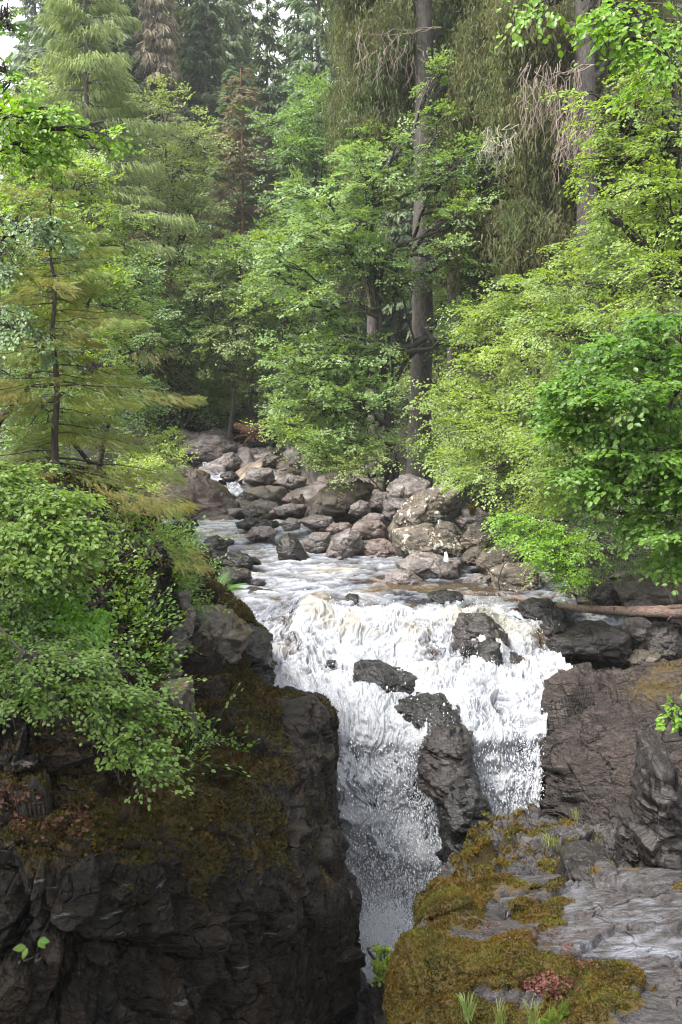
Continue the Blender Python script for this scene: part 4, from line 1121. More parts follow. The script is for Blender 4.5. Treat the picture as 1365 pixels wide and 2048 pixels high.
def conifer(label, cat, base, height, radius, mat, bark, seed, whorl=0.55, nb=7, droop=0.3, el=0.35, ew=0.09, dens=9.0, bare=0.12, hang=0.7, trunk_r=None, name="spruce_tree", group=None,
            profile=0.8, upturn=0.0, tip=0.12, tpl=NEEDLE, jitter=0.25, dead=0.0, tint0=(0.1, 0.9), side=0.5, gap=0.0, lean=0.0, z0=None, facing=0.0, branch_r=1.0, vs=0.0, origin_top=None):
    r = sky_rng(seed)
    g, t, dd = Geo(), Geo(), Geo()
    bz = float(ground_z(base[0], base[1])) - 0.3 if z0 is None else z0
    B = np.array([base[0], base[1], bz])
    tr = trunk_r or height * 0.012 + 0.05
    n = 16
    TP = np.stack([B[0] + lean * np.linspace(0, 1, n) * height + r.normal(0, 0.02, n), B[1] + r.normal(0, 0.02, n), np.linspace(bz, bz + height, n)], 1)
    tube(t, TP, tr * (1 - 0.93 * np.linspace(0, 1, n) ** 0.9) * np.r_[1.35, np.ones(n - 1)], 9, rough=0.07, seed=seed)
    z = bare * height
    PA, AX, UP, SZ, TT = [], [], [], [], []
    while z < height * 0.995:
        f = z / height
        fr = (f - bare) / (1 - bare)
        L = radius * ((1 - fr) ** profile) * (0.55 + 0.45 * min(1, fr / 0.15)) + 0.12 * radius * (1 - fr) + 0.15
        cnt = max(3, int(round(nb * (0.6 + 0.4 * (1 - f)))))
        ph = r.rand() * 6.28
        for k in range(cnt):
            if gap and r.rand() < gap: continue
            th = ph + k * 6.283 / cnt + r.normal(0, 0.25)
            if facing and math.sin(th) < -0.6 and r.rand() < facing: continue
            l = L * r.uniform(1 - jitter * 1.6, 1 + jitter * 0.6)
            zz = z + r.uniform(-0.5, 0.5) * whorl
            d = np.array([math.cos(th), math.sin(th), 0])
            o = np.array([B[0] + lean * (zz), B[1], bz + zz])
            m = 7
            s = np.linspace(0, 1, m)
            dr = droop * r.uniform(0.7, 1.3)
            pz = l * (0.10 * s * (1 - f) * 0 + (0.25 * f) * s - dr * s ** 1.5 * (1 - 0.6 * f) + upturn * s ** 3)
            Q = o + d * (l * s)[:, None]; Q[:, 2] += pz
            Q[1:] += r.normal(0, 0.03 * l / 3, (m - 1, 3))
            isdead = r.rand() < dead
            tube(t if not isdead else dd, Q, np.linspace(0.018 * l + 0.012, 0.005, m) * branch_r, 4)
            ne = int(dens * l * 6 * (0.15 if isdead else 1)) + 3
            ss = r.rand(ne) ** 0.75 * (1 - tip * 0) 
            ss = 0.12 + 0.88 * ss
            i0 = np.minimum((ss * (m - 1)).astype(int), m - 2); ff = (ss * (m - 1) - i0)[:, None]
            pp = Q[i0] * (1 - ff) + Q[i0 + 1] * ff
            perp = np.array([-d[1], d[0], 0])
            sd = r.choice([-1, 1], ne)
            reach = side * l * (1 - ss) ** 0.6 * r.rand(ne) * 0.8
            fwd = 0.5 * reach
            pp = pp + perp * (sd * reach)[:, None] + d * fwd[:, None]
            pp[:, 2] -= reach * 0.25 * hang + r.rand(ne) * el * hang * 0.8 + r.uniform(-0.3, 1, ne) * vs * l * (1.1 - ss)
            ax = d * (0.75 * (1 - hang) + 0.25) + perp * (sd * r.uniform(0.2, 1, ne))[:, None] * (1 - 0.7 * hang) + np.array([0, 0, -1.0]) * hang * r.uniform(0.6, 1.4, ne)[:, None] + r.normal(0, 0.18, (ne, 3))
            if tpl is not NEEDLE:
                up_ = np.array([0, -0.35, 0.8]) + r.normal(0, 0.55, (ne, 3))
            elif hang > 0.6:
                up_ = r.normal(0, 1, (ne, 3)); up_[:, 2] = 0
            else:
                up_ = np.array([0, 0, 1.0]) + r.normal(0, 0.3, (ne, 3))
            PA.append(pp); AX.append(ax); UP.append(up_); SZ.append(el * r.uniform(0.5, 1.3, ne)); TT.append(np.clip(tint0[0] + (tint0[1] - tint0[0]) * (0.35 * r.rand() + 0.35 * r.rand(ne) + 0.3 * ss), 0, 1))
        z += whorl * r.uniform(0.75, 1.25) * (0.55 + 0.45 * (1 - f))
    if PA:
        place(g, tpl, np.concatenate(PA), np.concatenate(AX), np.concatenate(UP), np.concatenate(SZ), np.concatenate(TT), ew / el if tpl is NEEDLE else 1.0)
    root = thing(name, B, label, cat, group)
    t.build("trunk", M[bark], root, origin=B)
    if dd.n: dd.build("dead_branches", M['twig_dead'], root, origin=B)
    g.build("crown", M[mat], root, origin=B, smooth=False)
    return root

def copy_tree(root, loc, rz, sc, label=None, group=None, mat=None):
    r = root.copy(); COL.objects.link(r)
    r.location = loc; r.rotation_euler = (0, 0, rz); r.scale = sc
    if label: r["label"] = label
    if group: r["group"] = group
    for ch in list(root.children):
        c = ch.copy(); COL.objects.link(c); c.parent = r
    return r

THIRD = {'leaf_spruce_old': ((0.11, 0.17, 0.045), 0.45), 'moss_tuft': ((0.14, 0.145, 0.02), 2.0), 'moss_dark': ((0.09, 0.05, 0.012), 1.3), 'leaf_oak': ((0.24, 0.42, 0.115), 0.35), 'leaf_young_spruce': ((0.30, 0.23, 0.045), 1.1), 'leaf_mid': ((0.20, 0.34, 0.08), 0.3), 'leaf_lime': ((0.27, 0.42, 0.09), 0.4), 'leaf_hazel': ((0.24, 0.38, 0.08), 1.0)}
for _n, _nm, _d, _l, _tr, _gl, _ro, _tc in (
 ('leaf_spruce_far', "far_spruce_needles", (0.035, 0.058, 0.024), (0.17, 0.23, 0.095), 0.35, 0.03, 0.6, None),
 ('leaf_spruce_far2', "far_spruce_needles_blue", (0.04, 0.07, 0.038), (0.18, 0.26, 0.14), 0.35, 0.03, 0.6, None),
 ('leaf_spruce_old', "old_spruce_drapes", (0.035, 0.037, 0.013), (0.20, 0.195, 0.07), 0.35, 0.02, 0.7, None),
 ('leaf_larch', "larch_needles", (0.10, 0.15, 0.045), (0.28, 0.36, 0.13), 0.45, 0.02, 0.7, None),
 ('leaf_pine', "pine_needles", (0.09, 0.08, 0.055), (0.27, 0.235, 0.165), 0.3, 0.02, 0.7, None),
 ('leaf_young_spruce', "young_spruce_needles", (0.045, 0.105, 0.02), (0.23, 0.32, 0.06), 0.5, 0.03, 0.6, (0.30, 0.32, 0.04)),
 ('leaf_oak', "oak_leaves", (0.07, 0.14, 0.025), (0.32, 0.44, 0.115), 0.45, 0.05, 0.5, None),
 ('leaf_pale', "pale_leaves", (0.11, 0.17, 0.04), (0.36, 0.45, 0.15), 0.45, 0.04, 0.6, None),
 ('leaf_mid', "mid_green_leaves", (0.045, 0.095, 0.02), (0.24, 0.35, 0.085), 0.45, 0.05, 0.55, None),
 ('leaf_lime', "lime_leaves", (0.10, 0.18, 0.022), (0.37, 0.48, 0.075), 0.52, 0.04, 0.5, None),
 ('leaf_hazel', "hazel_leaves", (0.04, 0.10, 0.012), (0.22, 0.35, 0.05), 0.5, 0.03, 0.42, (0.28, 0.52, 0.02)),
 ('leaf_wet', "wet_beech_leaves", (0.035, 0.095, 0.016), (0.23, 0.35, 0.07), 0.45, 0.03, 0.4, None),
 ('leaf_holly', "grey_green_leaves", (0.04, 0.09, 0.03), (0.15, 0.24, 0.085), 0.25, 0.04, 0.45, None),
 ('leaf_bright', "bright_leaves", (0.10, 0.22, 0.012), (0.28, 0.46, 0.035), 0.52, 0.04, 0.45, None),
 ('fern', "fern_fronds", (0.10, 0.19, 0.02), (0.24, 0.38, 0.06), 0.45, 0.04, 0.5, None),
 ('grass', "grass_blades", (0.12, 0.17, 0.04), (0.28, 0.32, 0.09), 0.4, 0.04, 0.5, None),
 ('litter', "fallen_leaves", (0.05, 0.018, 0.012), (0.15, 0.062, 0.034), 0.15, 0.03, 0.5, None),
 ('moss_tuft', "moss_tufts", (0.022, 0.022, 0.005), (0.17, 0.095, 0.012), 0.3, 0.01, 0.7, (0.22, 0.17, 0.01)),
 ('moss_dark', "dark_moss_tufts", (0.012, 0.014, 0.004), (0.058, 0.052, 0.011), 0.3, 0.01, 0.7, None)):
    M[_n] = leaf_mat(_nm, _d, _l, _tr, _gl, _ro, 0.1 if 'moss' in _n else 0.25, _tc, third=THIRD.get(_n, (None, 1))[0], tsc=THIRD.get(_n, (None, 1))[1])
def at(px, Y):
    """World x for a photo column at distance Y, on the horizon."""
    return float(U(px, 817, Y)[0])
# ------------------------------------------------------------------ far spruces on the hill
FG = "tall dark spruces on the far hillside"
far_label = "tall dark spruce in the mass on the far hillside"
rng = np.random.RandomState(21)
P1 = [conifer(far_label, "spruce", (at(px, Y), Y), h, rad, mt, 'bark_grey', sd, whorl=0.8, nb=7, droop=0.35, el=0.6, ew=0.20, dens=3.6, bare=br, hang=0.6, group=FG, gap=0.15, jitter=0.35)
      for px, Y, h, rad, mt, sd, br in ((760, 82, 34, 4.4, 'leaf_spruce_far', 1, 0.12), (385, 78, 33, 4.0, 'leaf_spruce_far', 2, 0.1), (140, 88, 34, 4.8, 'leaf_spruce_far2', 3, 0.1), (600, 90, 36, 4.6, 'leaf_spruce_far2', 4, 0.08))]
spots = []
for Y0, step, off in ((74, 105, 0), (84, 100, 50), (95, 92, 20), (108, 85, 60), (122, 85, 10)):
    px = -120 + off
    while px < 1480:
        spots.append((px + rng.uniform(-25, 25), Y0 + rng.uniform(-4, 4)))
        px += step * rng.uniform(0.8, 1.2)
for k, (px, Y) in enumerate(spots):
    if 745 < px < 775 and Y < 84: continue
    x = at(px, Y)
    src = P1[rng.randint(4)]
    s = rng.uniform(0.72, 1.08)
    if px < 95: continue
    if 540 < px < 590: s *= 0.86
    copy_tree(src, (x, Y, float(ground_z(x, Y)) - 0.5), rng.uniform(0, 6.28), (s, s, s * rng.uniform(0.9, 1.1)))
# individual conifers that stand out
conifer("dead reddish brown spruce among the dark far ones", "spruce", (at(330, 70), 70), 34, 1.6, 'leaf_pine', 'bark_grey', 31, whorl=0.6, nb=6, droop=0.5, el=0.5, ew=0.12, dens=6, bare=0.4, hang=0.8, dead=0.0, branch_r=0.4, tint0=(0.4, 1))
conifer("soft pale green larch towering at the left", "larch", (at(190, 50), 50), 23.5, 5.4, 'leaf_larch', 'bark_grey', 32, whorl=0.6, nb=6, droop=0.28, el=0.42, ew=0.06, dens=16, bare=0.26, facing=0.6, jitter=0.4, hang=0.75, name="larch_tree", gap=0.12, profile=0.85, side=0.7)
conifer("slim red-barked pine with a thin brownish crown", "pine", (at(490, 60), 60), 21.0, 2.9, 'leaf_pine', 'bark_pine', 33, whorl=0.7, nb=6, droop=0.12, el=0.42, ew=0.10, dens=8, bare=0.45, hang=0.35, name="pine_tree", trunk_r=0.2, branch_r=0.4, profile=0.6, tint0=(0.1, 1), gap=0.1)
conifer("blue-green young fir standing behind the brown pine", "fir", (at(470, 64), 64), 21.5, 3.0, 'leaf_spruce_far2', 'bark_grey', 34, whorl=0.6, nb=7, droop=0.2, el=0.45, ew=0.14, dens=7, bare=0.1, hang=0.4, name="fir_tree")
conifer("feathery dark spruce in the gap below the larch", "spruce", (at(285, 49), 49), 11, 2.6, 'leaf_spruce_old', 'bark_dark', 35, whorl=0.45, nb=6, droop=0.35, el=0.4, ew=0.06, dens=12, bare=0.3, hang=0.7)
# big old spruces on the right: shaggy hanging curtains of twigs
def old_spruce(label, px, Y, tr, lobes, sd, n=900, rc=0.8, per=84, tint0=(0.0, 0.95), top=None):
    return broadleaf(label, "spruce", lobes, (at(px, Y), Y), 'leaf_spruce_old', 'bark_grey', sd, 0.21, n, per, rc, style='drape', straight=True, trunk_r=tr, limb_r=0.055, tint0=tint0, sub=9, subr=0.36,
                     tpl=NEEDLE, name="spruce_tree", width=0.24, shell=0.2)
old_spruce("towering spruce whose pale trunk rises from behind the leaning boulder", 842, 40, 0.50, [(850,-120,60,30,40,1.5),(760,40,95,90,41.5,2),(930,20,60,80,41.5,1.8),(770,190,90,80,41.5,1.8),(920,140,45,60,42,1.5),(760,-60,90,50,41,2),(960,-70,80,60,41,2)], 41, 900)
old_spruce("old spruce with shaggy hanging branches and a thick dark trunk at the right", 1186, 33, 0.44, [(1166,-140,60,30,33,1.5),(1080,20,80,80,34,2),(1250,40,80,90,34.5,2),(1070,160,90,80,34.5,1.8),(1110,300,80,80,34.5,1.6),(1260,200,70,90,34.5,1.8),(1080,430,90,80,34,1.6),(1230,350,50,90,35,1.5),(1120,560,60,50,33.5,1.4)], 42, 1300)
old_spruce("shaggy olive spruce between the pale trunk and the thick dark one", 985, 38, 0.3, [(985,-110,60,30,38,1.5),(980,60,80,100,38.5,2),(960,200,70,90,38,2),(1000,320,80,90,38,2),(960,420,70,80,38,1.8),(1020,500,70,80,37.5,1.8),(930,480,50,60,39,1.5),(1030,600,50,50,37,1.4)], 43, 1100)
old_spruce("shaggy brown spruce left of the pale trunk", 745, 47, 0.3, [(745,-110,60,30,47,1.5),(720,40,60,80,47,2),(720,180,60,90,47,2),(760,290,60,60,46,2),(700,270,40,60,47,2)], 44, 600)
old_spruce("shaggy spruce half hidden behind the right-hand beech sprays", 1330, 36, 0.3, [(1330,-110,60,30,36,1.5),(1320,60,60,90,36,2),(1340,220,60,90,36,2),(1300,380,60,90,36,2),(1370,380,60,120,36,2)], 45, 600)
old_spruce("shadowy spruce filling the back of the right-hand group", 1130, 46, 0.3, [(1130,-110,60,30,46,1.5),(1080,60,110,110,46,2.5),(1150,250,120,110,46,2.5),(1060,420,110,110,46,2.5),(1180,500,100,90,46,2.5),(1240,100,90,120,46,2.5)], 46, 1100, 1.0, tint0=(0, 0.5))
old_spruce("slender olive spruce just right of the pale trunk", 905, 47, 0.22, [(905,-110,40,30,47,1.5),(890,60,50,90,47,2),(900,200,50,90,47,2),(910,330,50,80,47,2)], 47, 450)
broadleaf("bright leafy sapling crown showing between the two big trunks", "tree", [(900,340,50,40,37,1.4),(960,420,50,35,36.5,1.3),(1010,350,30,25,36,1),(1000,540,60,30,36,1.3),(740,270,40,40,41,1.4)], (at(930,37),37), 'leaf_oak', 'bark_dark', 48, 0.10, 260, 40, 0.45, trunk_r=0.08, sub=8, subr=0.4)
# pinkish dead twigs hanging among the right spruces
def dead_twigs(label, px, py, Y, w, h, n, mat, sd, name="dead_branch"):
    r = sky_rng(sd); g = Geo(); c = U(px, py, Y); k = Y / FPX
    hub = U(px + w * 0.8, py - h * 0.5, Y + 0.5)
    for i in range(3):
        tube(g, curve(hub, c + [r.uniform(-.5, .5) * w * k, r.uniform(-.4, .4), h * k * 0.3], 7, wob=0.06, rng=r), np.linspace(0.03, 0.012, 7), 5)
    for i in range(n):
        a = c + np.array([r.uniform(-.5, .5) * w * k, r.uniform(-.5, .5), r.uniform(-.1, .5) * h * k])
        b = a + np.array([r.normal(0, .12) * w * k, r.normal(0, .15), -r.uniform(.2, .7) * h * k])
        tube(g, curve(a, b, 7, wob=0.05, rng=r, bow=(r.normal(0, .12), 0, 0)), np.linspace(0.016, 0.005, 7), 4)
    o = g.build(name, M[mat], origin=hub, loc=hub)
    return tag(o, label, "dead branch")
dead_twigs("spray of bare pinkish twigs hanging in the old spruces", 1100, 205, 32, 110, 150, 90, 'twig_dead', 51)
dead_twigs("bare pale twigs hanging lower left of the pinkish ones", 1000, 290, 33, 60, 80, 50, 'twig_pale', 52)
dead_twigs("tangle of bare brown twigs against the thick dark trunk", 1150, 290, 31.5, 70, 110, 90, 'twig_dead', 53)
dead_twigs("bare grey twigs beside the top of the pale trunk", 780, 110, 39, 130, 110, 40, 'twig_dead', 54)
dead_twigs("brown twiggy tangle low in the oak crown", 700, 590, 36, 90, 90, 90, 'twig_dead', 55)

# ------------------------------------------------------------------ broadleaved trees of the middle distance
broadleaf("big round dark green tree behind the oak", "tree", [(610,230,85,75,58,4),(580,330,60,80,57,3),(660,330,60,90,58,3),(620,430,90,70,57,3.5),(640,190,50,45,58,3)], (at(620,58),58), 'leaf_mid', 'bark_dark', 61, 0.17, 560, 46, 0.8, 0.4)
broadleaf("pale-leaved spreading tree right of the larch", "tree", [(330,240,60,50,56,3),(385,270,50,55,56,3),(350,350,80,60,55,3),(300,420,60,60,54,3),(380,440,60,60,54,3)], (at(350,56),56), 'leaf_pale', 'bark_dark', 62, 0.15, 520, 40, 0.75, 0.4, droop=0.3)
broadleaf("light green tree at the left edge of the larch", "tree", [(90,180,70,50,56,3),(60,260,80,60,55,3),(120,320,60,60,54,3)], (at(90,56),56), 'leaf_pale', 'bark_dark', 63, 0.15, 380, 40, 0.75, 0.4)
broadleaf("fresh green rounded tree below the brown pine", "tree", [(430,560,55,55,50,2.5),(480,530,45,40,51,2.5),(390,600,45,50,50,2.5)], (at(440,50),50), 'leaf_mid', 'bark_dark', 64, 0.13, 380, 44, 0.55, 0.4, tint0=(0.5, 1.1))
broadleaf("grey-green alder with brown twigs showing at its heart", "tree", [(470,650,65,60,50,2.5),(520,620,50,50,50,2.2),(440,715,55,45,50,2.2),(530,750,60,40,51,2)], (at(500,54),54), 'leaf_pale', 'bark_grey', 65, 0.12, 400, 40, 0.55, 0.35, tint0=(0.3, 1), limb_r=0.05)
broadleaf("dark leafy bush at the foot of the far trees", "bush", [(360,750,60,50,53,2),(400,800,60,35,53,2),(350,690,55,50,53,2)], (at(370,53),53), 'leaf_oak', 'bark_dark', 66, 0.13, 380, 44, 0.55, 0.35, name="bush")
broadleaf("bright leafy bush left of the alder", "bush", [(360,640,60,45,50,2),(310,620,50,50,50,2)], (at(340,53),53), 'leaf_mid', 'bark_dark', 67, 0.12, 260, 44, 0.5, 0.35, name="bush", tint0=(0.5,1.1))
broadleaf("low dark bushes' leader beside the upturned root plate", "bush", [(440,815,60,24,56,2),(510,820,60,22,56,2),(570,828,50,22,56,2)], (at(500,57),57), 'leaf_mid', 'bark_dark', 68, 0.13, 260, 40, 0.5, 0.35, name="bush", tint0=(0,0.5))
broadleaf("yellow-green bush overhanging the top of the boulder field", "bush", [(600,850,50,30,46,2),(640,880,40,25,44,2)], (at(640,45),45), 'leaf_lime', 'bark_dark', 69, 0.12, 170, 40, 0.5, 0.35, name="bush")
broadleaf("bright green tree closing the gap between the larch and the alder", "tree", [(300,520,70,60,58,2.5),(250,610,60,60,57,2.5),(380,520,60,50,60,2.5),(330,700,60,60,56,2.5),(420,650,60,60,58,2.5)], (at(320,60),60), 'leaf_lime', 'bark_dark', 87, 0.15, 480, 42, 0.6, tint0=(0,0.8))
broadleaf("light green tree filling the hillside left of the big round dark one", "tree", [(470,480,60,50,68,3),(530,520,50,60,66,3),(420,430,50,50,68,3),(560,610,50,60,62,3),(500,730,60,60,60,3),(590,740,60,60,60,3)], (at(500,68),68), 'leaf_oak', 'bark_dark', 88, 0.17, 520, 42, 0.7)
broadleaf("bright bush lighting the gap behind the upturned root plate", "bush", [(430,770,50,45,55,2),(480,720,40,40,57,2),(390,730,45,50,56,2),(470,800,40,30,54.5,1.6)], (at(440,58),58), 'leaf_lime', 'bark_dark', 89, 0.14, 330, 42, 0.5, name="bush", tint0=(0.2, 1))
# behind the oak: bright understorey
broadleaf("sunlit lime green tree seen through the gap right of the pale trunk", "tree", [(940,620,70,60,50,2.5),(900,560,50,60,50,2.5),(960,700,60,60,49,2.5),(880,760,60,60,49,2.5)], (at(930,50),50), 'leaf_lime', 'bark_dark', 70, 0.14, 420, 40, 0.65, 0.35, tint0=(0, 0.7))
broadleaf("lime green tree behind the oak's left side", "tree", [(560,500,50,45,50,2.5),(610,560,60,55,50,2.5),(570,600,50,50,49,2.5)], (at(590,50),50), 'leaf_lime', 'bark_dark', 71, 0.14, 300, 40, 0.65, 0.3, tint0=(0.1, 0.9))
# the oak
oak_lobes = [(735,345,70,50,36,2.6),(660,400,70,50,35.5,2.4),(795,300,22,40,36,1.2),(900,340,75,55,37,2.2),(915,430,40,40,36,1.6),(735,440,70,50,36,2.6),(640,480,85,45,35,2.4),(560,540,40,45,35,2),
 (720,520,90,45,35.5,2.4),(905,500,36,30,35.5,1.2),(765,520,35,35,35.5,1.4),(620,600,75,55,35,2.4),(700,690,85,60,34.5,2.4),(610,740,80,60,34.5,2.2),(950,640,60,45,36,1.8),(925,655,35,30,35,1.1),
 (640,820,75,50,34,2.2),(720,800,70,55,34.5,2),(700,880,70,40,34,1.8),(640,900,50,30,34,1.6),(725,745,50,45,35,1.6),(885,258,42,35,38,1.4),(880,150,35,25,38,1)]
oak = broadleaf("wide light green oak spreading its crown in front of the pale trunk", "oak", oak_lobes, (at(792,36.5),36.5), 'leaf_oak', 'bark_dark', 72, 0.11, 1700, 46, 0.46, 0.35, sub=13, subr=0.36, trunk_r=0.22, name="oak_tree", limb_r=0.05, topi=0)
r = sky_rng(5)
for pts, r0 in ((((792,700,36.5),(830,690,36),(860,672,35.5),(900,690,35.3),(960,690,35.2),(1010,672,35)),0.13),(((792,730,36.5),(770,700,36),(735,680,35.5),(690,672,35)),0.11),(((845,545,39.3),(870,535,38.5),(900,520,38),(925,492,38)),0.15),
                (((860,672,35.6),(850,655,35.4),(870,690,35.4),(880,700,35.3)),0.09),(((792,760,36.5),(815,720,36.2),(850,690,36)),0.10),(((925,690,35.2),(900,730,35.2),(880,760,35.1)),0.05)):
    q = crom(np.array([U(*p) for p in pts]), 16)
    g = Geo(); tube(g, q, np.linspace(r0, r0 * 0.45, 16), 8, rough=0.08)
    g.build("limb", M['bark_dark'], oak, origin=oak.location)
# second thin trunks by the oak
for px, Y, lb, sd in ((812, 37.5, "thin dark stem leaning beside the pale trunk", 1), (772, 38, "thin dark stem left of the oak trunk", 2)):
    b = (at(px, Y), Y)
    broadleaf(lb, "tree", [(px - 20, 560, 45, 50, Y, 1.2)], b, 'leaf_oak', 'bark_dark', 80 + sd, 0.11, 60, 40, 0.5, trunk_r=0.12)
broadleaf("thin-leaved sapling with white blossom-like leaves by the boulders", "sapling", [(720,930,60,25,33,1.5),(660,910,50,25,33.5,1.5),(790,900,40,30,33,1)], (at(760,33.5),33.5), 'leaf_pale', 'bark_dark', 84, 0.085, 150, 36, 0.4, 0.4, trunk_r=0.05, limb_r=0.02, name="sapling")
broadleaf("twiggy sapling with small leaves in front of the pale trunk", "sapling", [(925,850,30,40,32,1),(925,935,35,18,31.5,1),(940,880,30,30,32,1)], (at(880,32),32), 'leaf_pale', 'bark_dark', 85, 0.08, 150, 34, 0.4, 0.5, trunk_r=0.05, limb_r=0.02, name="sapling")
broadleaf("dark leafy bush in the shade behind the right bank", "bush", [(940,830,70,60,40,2),(1020,820,60,60,38,2),(900,900,60,40,36,1.5),(1000,900,60,40,34,1.5)], (at(960,38),38), 'leaf_mid', 'bark_dark', 86, 0.11, 360, 44, 0.5, 0.35, name="bush")
# ------------------------------------------------------------------ right-hand beeches: layered sprays
def beech(label, lobes, base, mat, seed, leaf, n_cl, per, rc, name="beech_tree", cat="beech", tpl=LEAF_FAR, **kw):
    a = dict(flat=0.12, droop=0.3, up=0.82, trunk_r=0.12, limb_r=0.03, shell=0.3, style='spray', bias=(-0.6, -0.2, -0.05))
    a.update(kw)
    return broadleaf(label, cat, lobes, base, mat, 'bark_dark', seed, leaf, n_cl, per, rc, tpl=tpl, name=name, **a)
beech("young beech with yellow-green tiers reaching out over the right bank", [(1000,640,70,40,29,1.6),(1060,600,70,40,28,1.6),(980,740,60,35,28,1.5),(1040,700,80,45,27,1.6),(930,790,60,30,27,1.4),(960,860,90,40,26,1.6),(1060,820,90,60,26,1.6),(1000,930,100,40,25,1.6),(1080,990,80,40,24,1.4)],
      (at(1150,28),28), 'leaf_lime', 91, 0.085, 700, 46, 0.42)
beech("feathery beech filling the space above the near hazel", [(1150,560,90,60,24,1.8),(1230,480,90,60,23,1.8),(1290,400,80,60,22,1.8),(1120,660,80,50,23,1.6),(1250,610,90,50,22,1.6),(1330,520,70,60,21,1.6),(1180,780,90,60,22,1.6),(1110,900,90,60,22,1.6),(1180,960,90,50,21,1.4)],
      (at(1420,24),24), 'leaf_lime', 92, 0.075, 900, 46, 0.38)
beech("low bright green beech spray hanging over the pale slab", [(1080,1050,75,28,20.5,0.9),(1110,1095,65,30,20,0.9),(1130,1140,45,18,20,0.7),(1040,1040,40,15,20.8,0.6)],
      (at(1560,23),23), 'leaf_bright', 93, 0.06, 230, 46, 0.26, name="beech_branch", trunk_r=0.06)
beech("dark understorey bush behind the near hazel", [(1220,980,90,70,21,1.3),(1310,960,90,80,20,1.3),(1180,1070,60,30,20.5,0.9),(1330,1080,70,30,20,0.9),(1180,1100,90,40,23,1),(1290,1110,90,30,23.5,1),(1400,1100,90,60,22,1)],
      (at(1480,23.5),23.5), 'leaf_mid', 94, 0.07, 320, 44, 0.35, name="bush", cat="bush", tint0=(0, 0.5))
beech("beech with broad lime sprays at the right edge", [(1240,250,60,22,14,0.8),(1330,300,80,40,13.5,1),(1280,370,70,25,13.5,0.8),(1210,330,45,14,14,0.6),(1350,430,60,60,13,1),(1200,200,50,16,14,0.6),(1330,200,60,30,13.5,0.8),(1220,420,40,16,14,0.6),(1310,560,60,50,13,0.8),(1340,120,60,40,14,0.8)],
      (at(1600,14),14), 'leaf_lime', 95, 0.055, 360, 40, 0.24, fulltrunk=True, tpl=LEAF_FAR)
# near hazel with individual leaves
def near_shrub(label, cat, name, lobes, base, mat, seed, leaf, n_cl, per, rc, bark='bark_dark', **kw):
    a = dict(flat=0.3, droop=0.35, up=0.6, trunk_r=0.035, limb_r=0.012, shell=0.35, tpl=LEAF_NEAR, style='spray')
    a.update(kw)
    return broadleaf(label, cat, lobes, base, mat, bark, seed, leaf, n_cl, per, rc, name=name, **a)
near_shrub("big-leaved hazel bulging in from the right edge", "hazel", "hazel_bush", [(1270,700,80,50,10.5,0.5),(1190,760,70,50,10.5,0.5),(1300,800,100,70,10.2,0.6),(1160,840,60,45,10.6,0.4),(1220,900,80,60,10.4,0.5),(1330,930,80,80,10,0.5),(1250,1000,70,50,10.2,0.4),(1340,1040,50,40,10,0.4),(1345,650,50,40,10.4,0.4),(1420,760,70,90,10.2,0.6),(1430,950,70,110,10.2,0.6),(1400,1090,60,50,10.2,0.5)],
      (7.2, 10.8, 5.2), 'leaf_hazel', 101, 0.068, 820, 26, 0.21, sub=7, subr=0.5, zf=0.26, droop=0.2, up=0.8, bias=(-0.5, -0.3, -0.2))
near_shrub("lime twig tips drooping in at the top right corner", "beech branch", "beech_branch", [(1260,40,60,30,8,0.3),(1330,60,50,45,8,0.3),(1200,20,50,14,8,0.2),(1100,8,50,12,8,0.2),(1340,150,30,40,7.8,0.2),(1310,110,20,25,7.8,0.2)],
      (5.5, 8.5, 14.6), 'leaf_bright', 102, 0.055, 70, 18, 0.16, bias=(-0.7, 0, -0.4))
near_shrub("bright sprig poking in from the right edge above the ledge", "sprig", "leafy_sprig", [(1350,1415,16,22,9.5,0.1),(1340,1440,10,8,9.5,0.05)], (3.7, 9.6, 6.2), 'leaf_bright', 103, 0.06, 8, 7, 0.08)
# ------------------------------------------------------------------ left side
broadleaf("yellow-green sycamore filling the left edge", "tree", [(60,330,90,60,30,2),(150,380,70,45,29,1.8),(30,430,80,60,28,2),(190,470,60,60,29,1.8),(120,540,80,60,28,2),(210,600,60,60,28,1.6),(60,640,80,60,27,2),(190,720,60,60,27,1.6)], (at(60,29),29), 'leaf_lime', 'bark_grey', 111, 0.10, 900, 44, 0.45, 0.4, trunk_r=0.15)
broadleaf("mid green tree behind the young spruce", "tree", [(250,560,60,60,36,2),(270,660,60,60,35,2),(230,780,70,60,34,2),(120,800,90,60,32,2),(30,780,60,70,30,2),(50,870,70,40,28,1.5)], (at(180,35),35), 'leaf_mid', 'bark_dark', 112, 0.10, 700, 44, 0.5, 0.4, tint0=(0.2, 1))
broadleaf("small feathery bush catching light between the spruce and the pool", "bush", [(300,930,50,30,26,1),(240,960,60,30,24,1),(330,890,35,20,28,0.8)], (at(280,25),25), 'leaf_lime', 'bark_dark', 113, 0.07, 200, 36, 0.3, 0.35, name="bush", trunk_r=0.05, limb_r=0.02)
near_shrub("grey-green leathery leaves hanging in at the left edge", "holly", "holly_branch", [(60,440,60,28,12,0.5),(10,500,50,40,12,0.5),(110,470,40,20,12,0.4),(30,650,50,40,12,0.5),(80,690,30,15,12,0.3)], (at(-230,12),12,11.5), 'leaf_holly', 114, 0.055, 110, 22, 0.17, bias=(0.5, -0.2, -0.5))
near_shrub("lime twig reaching in from the left above the larch foot", "beech branch", "beech_branch", [(130,230,60,16,10,0.3),(200,275,50,10,10,0.2),(40,240,60,30,10,0.4),(60,300,50,30,10,0.3),(20,160,20,25,10,0.2)], (at(-120,10),10,11.5), 'leaf_bright', 115, 0.055, 130, 20, 0.15, bias=(0.8, 0, -0.1))
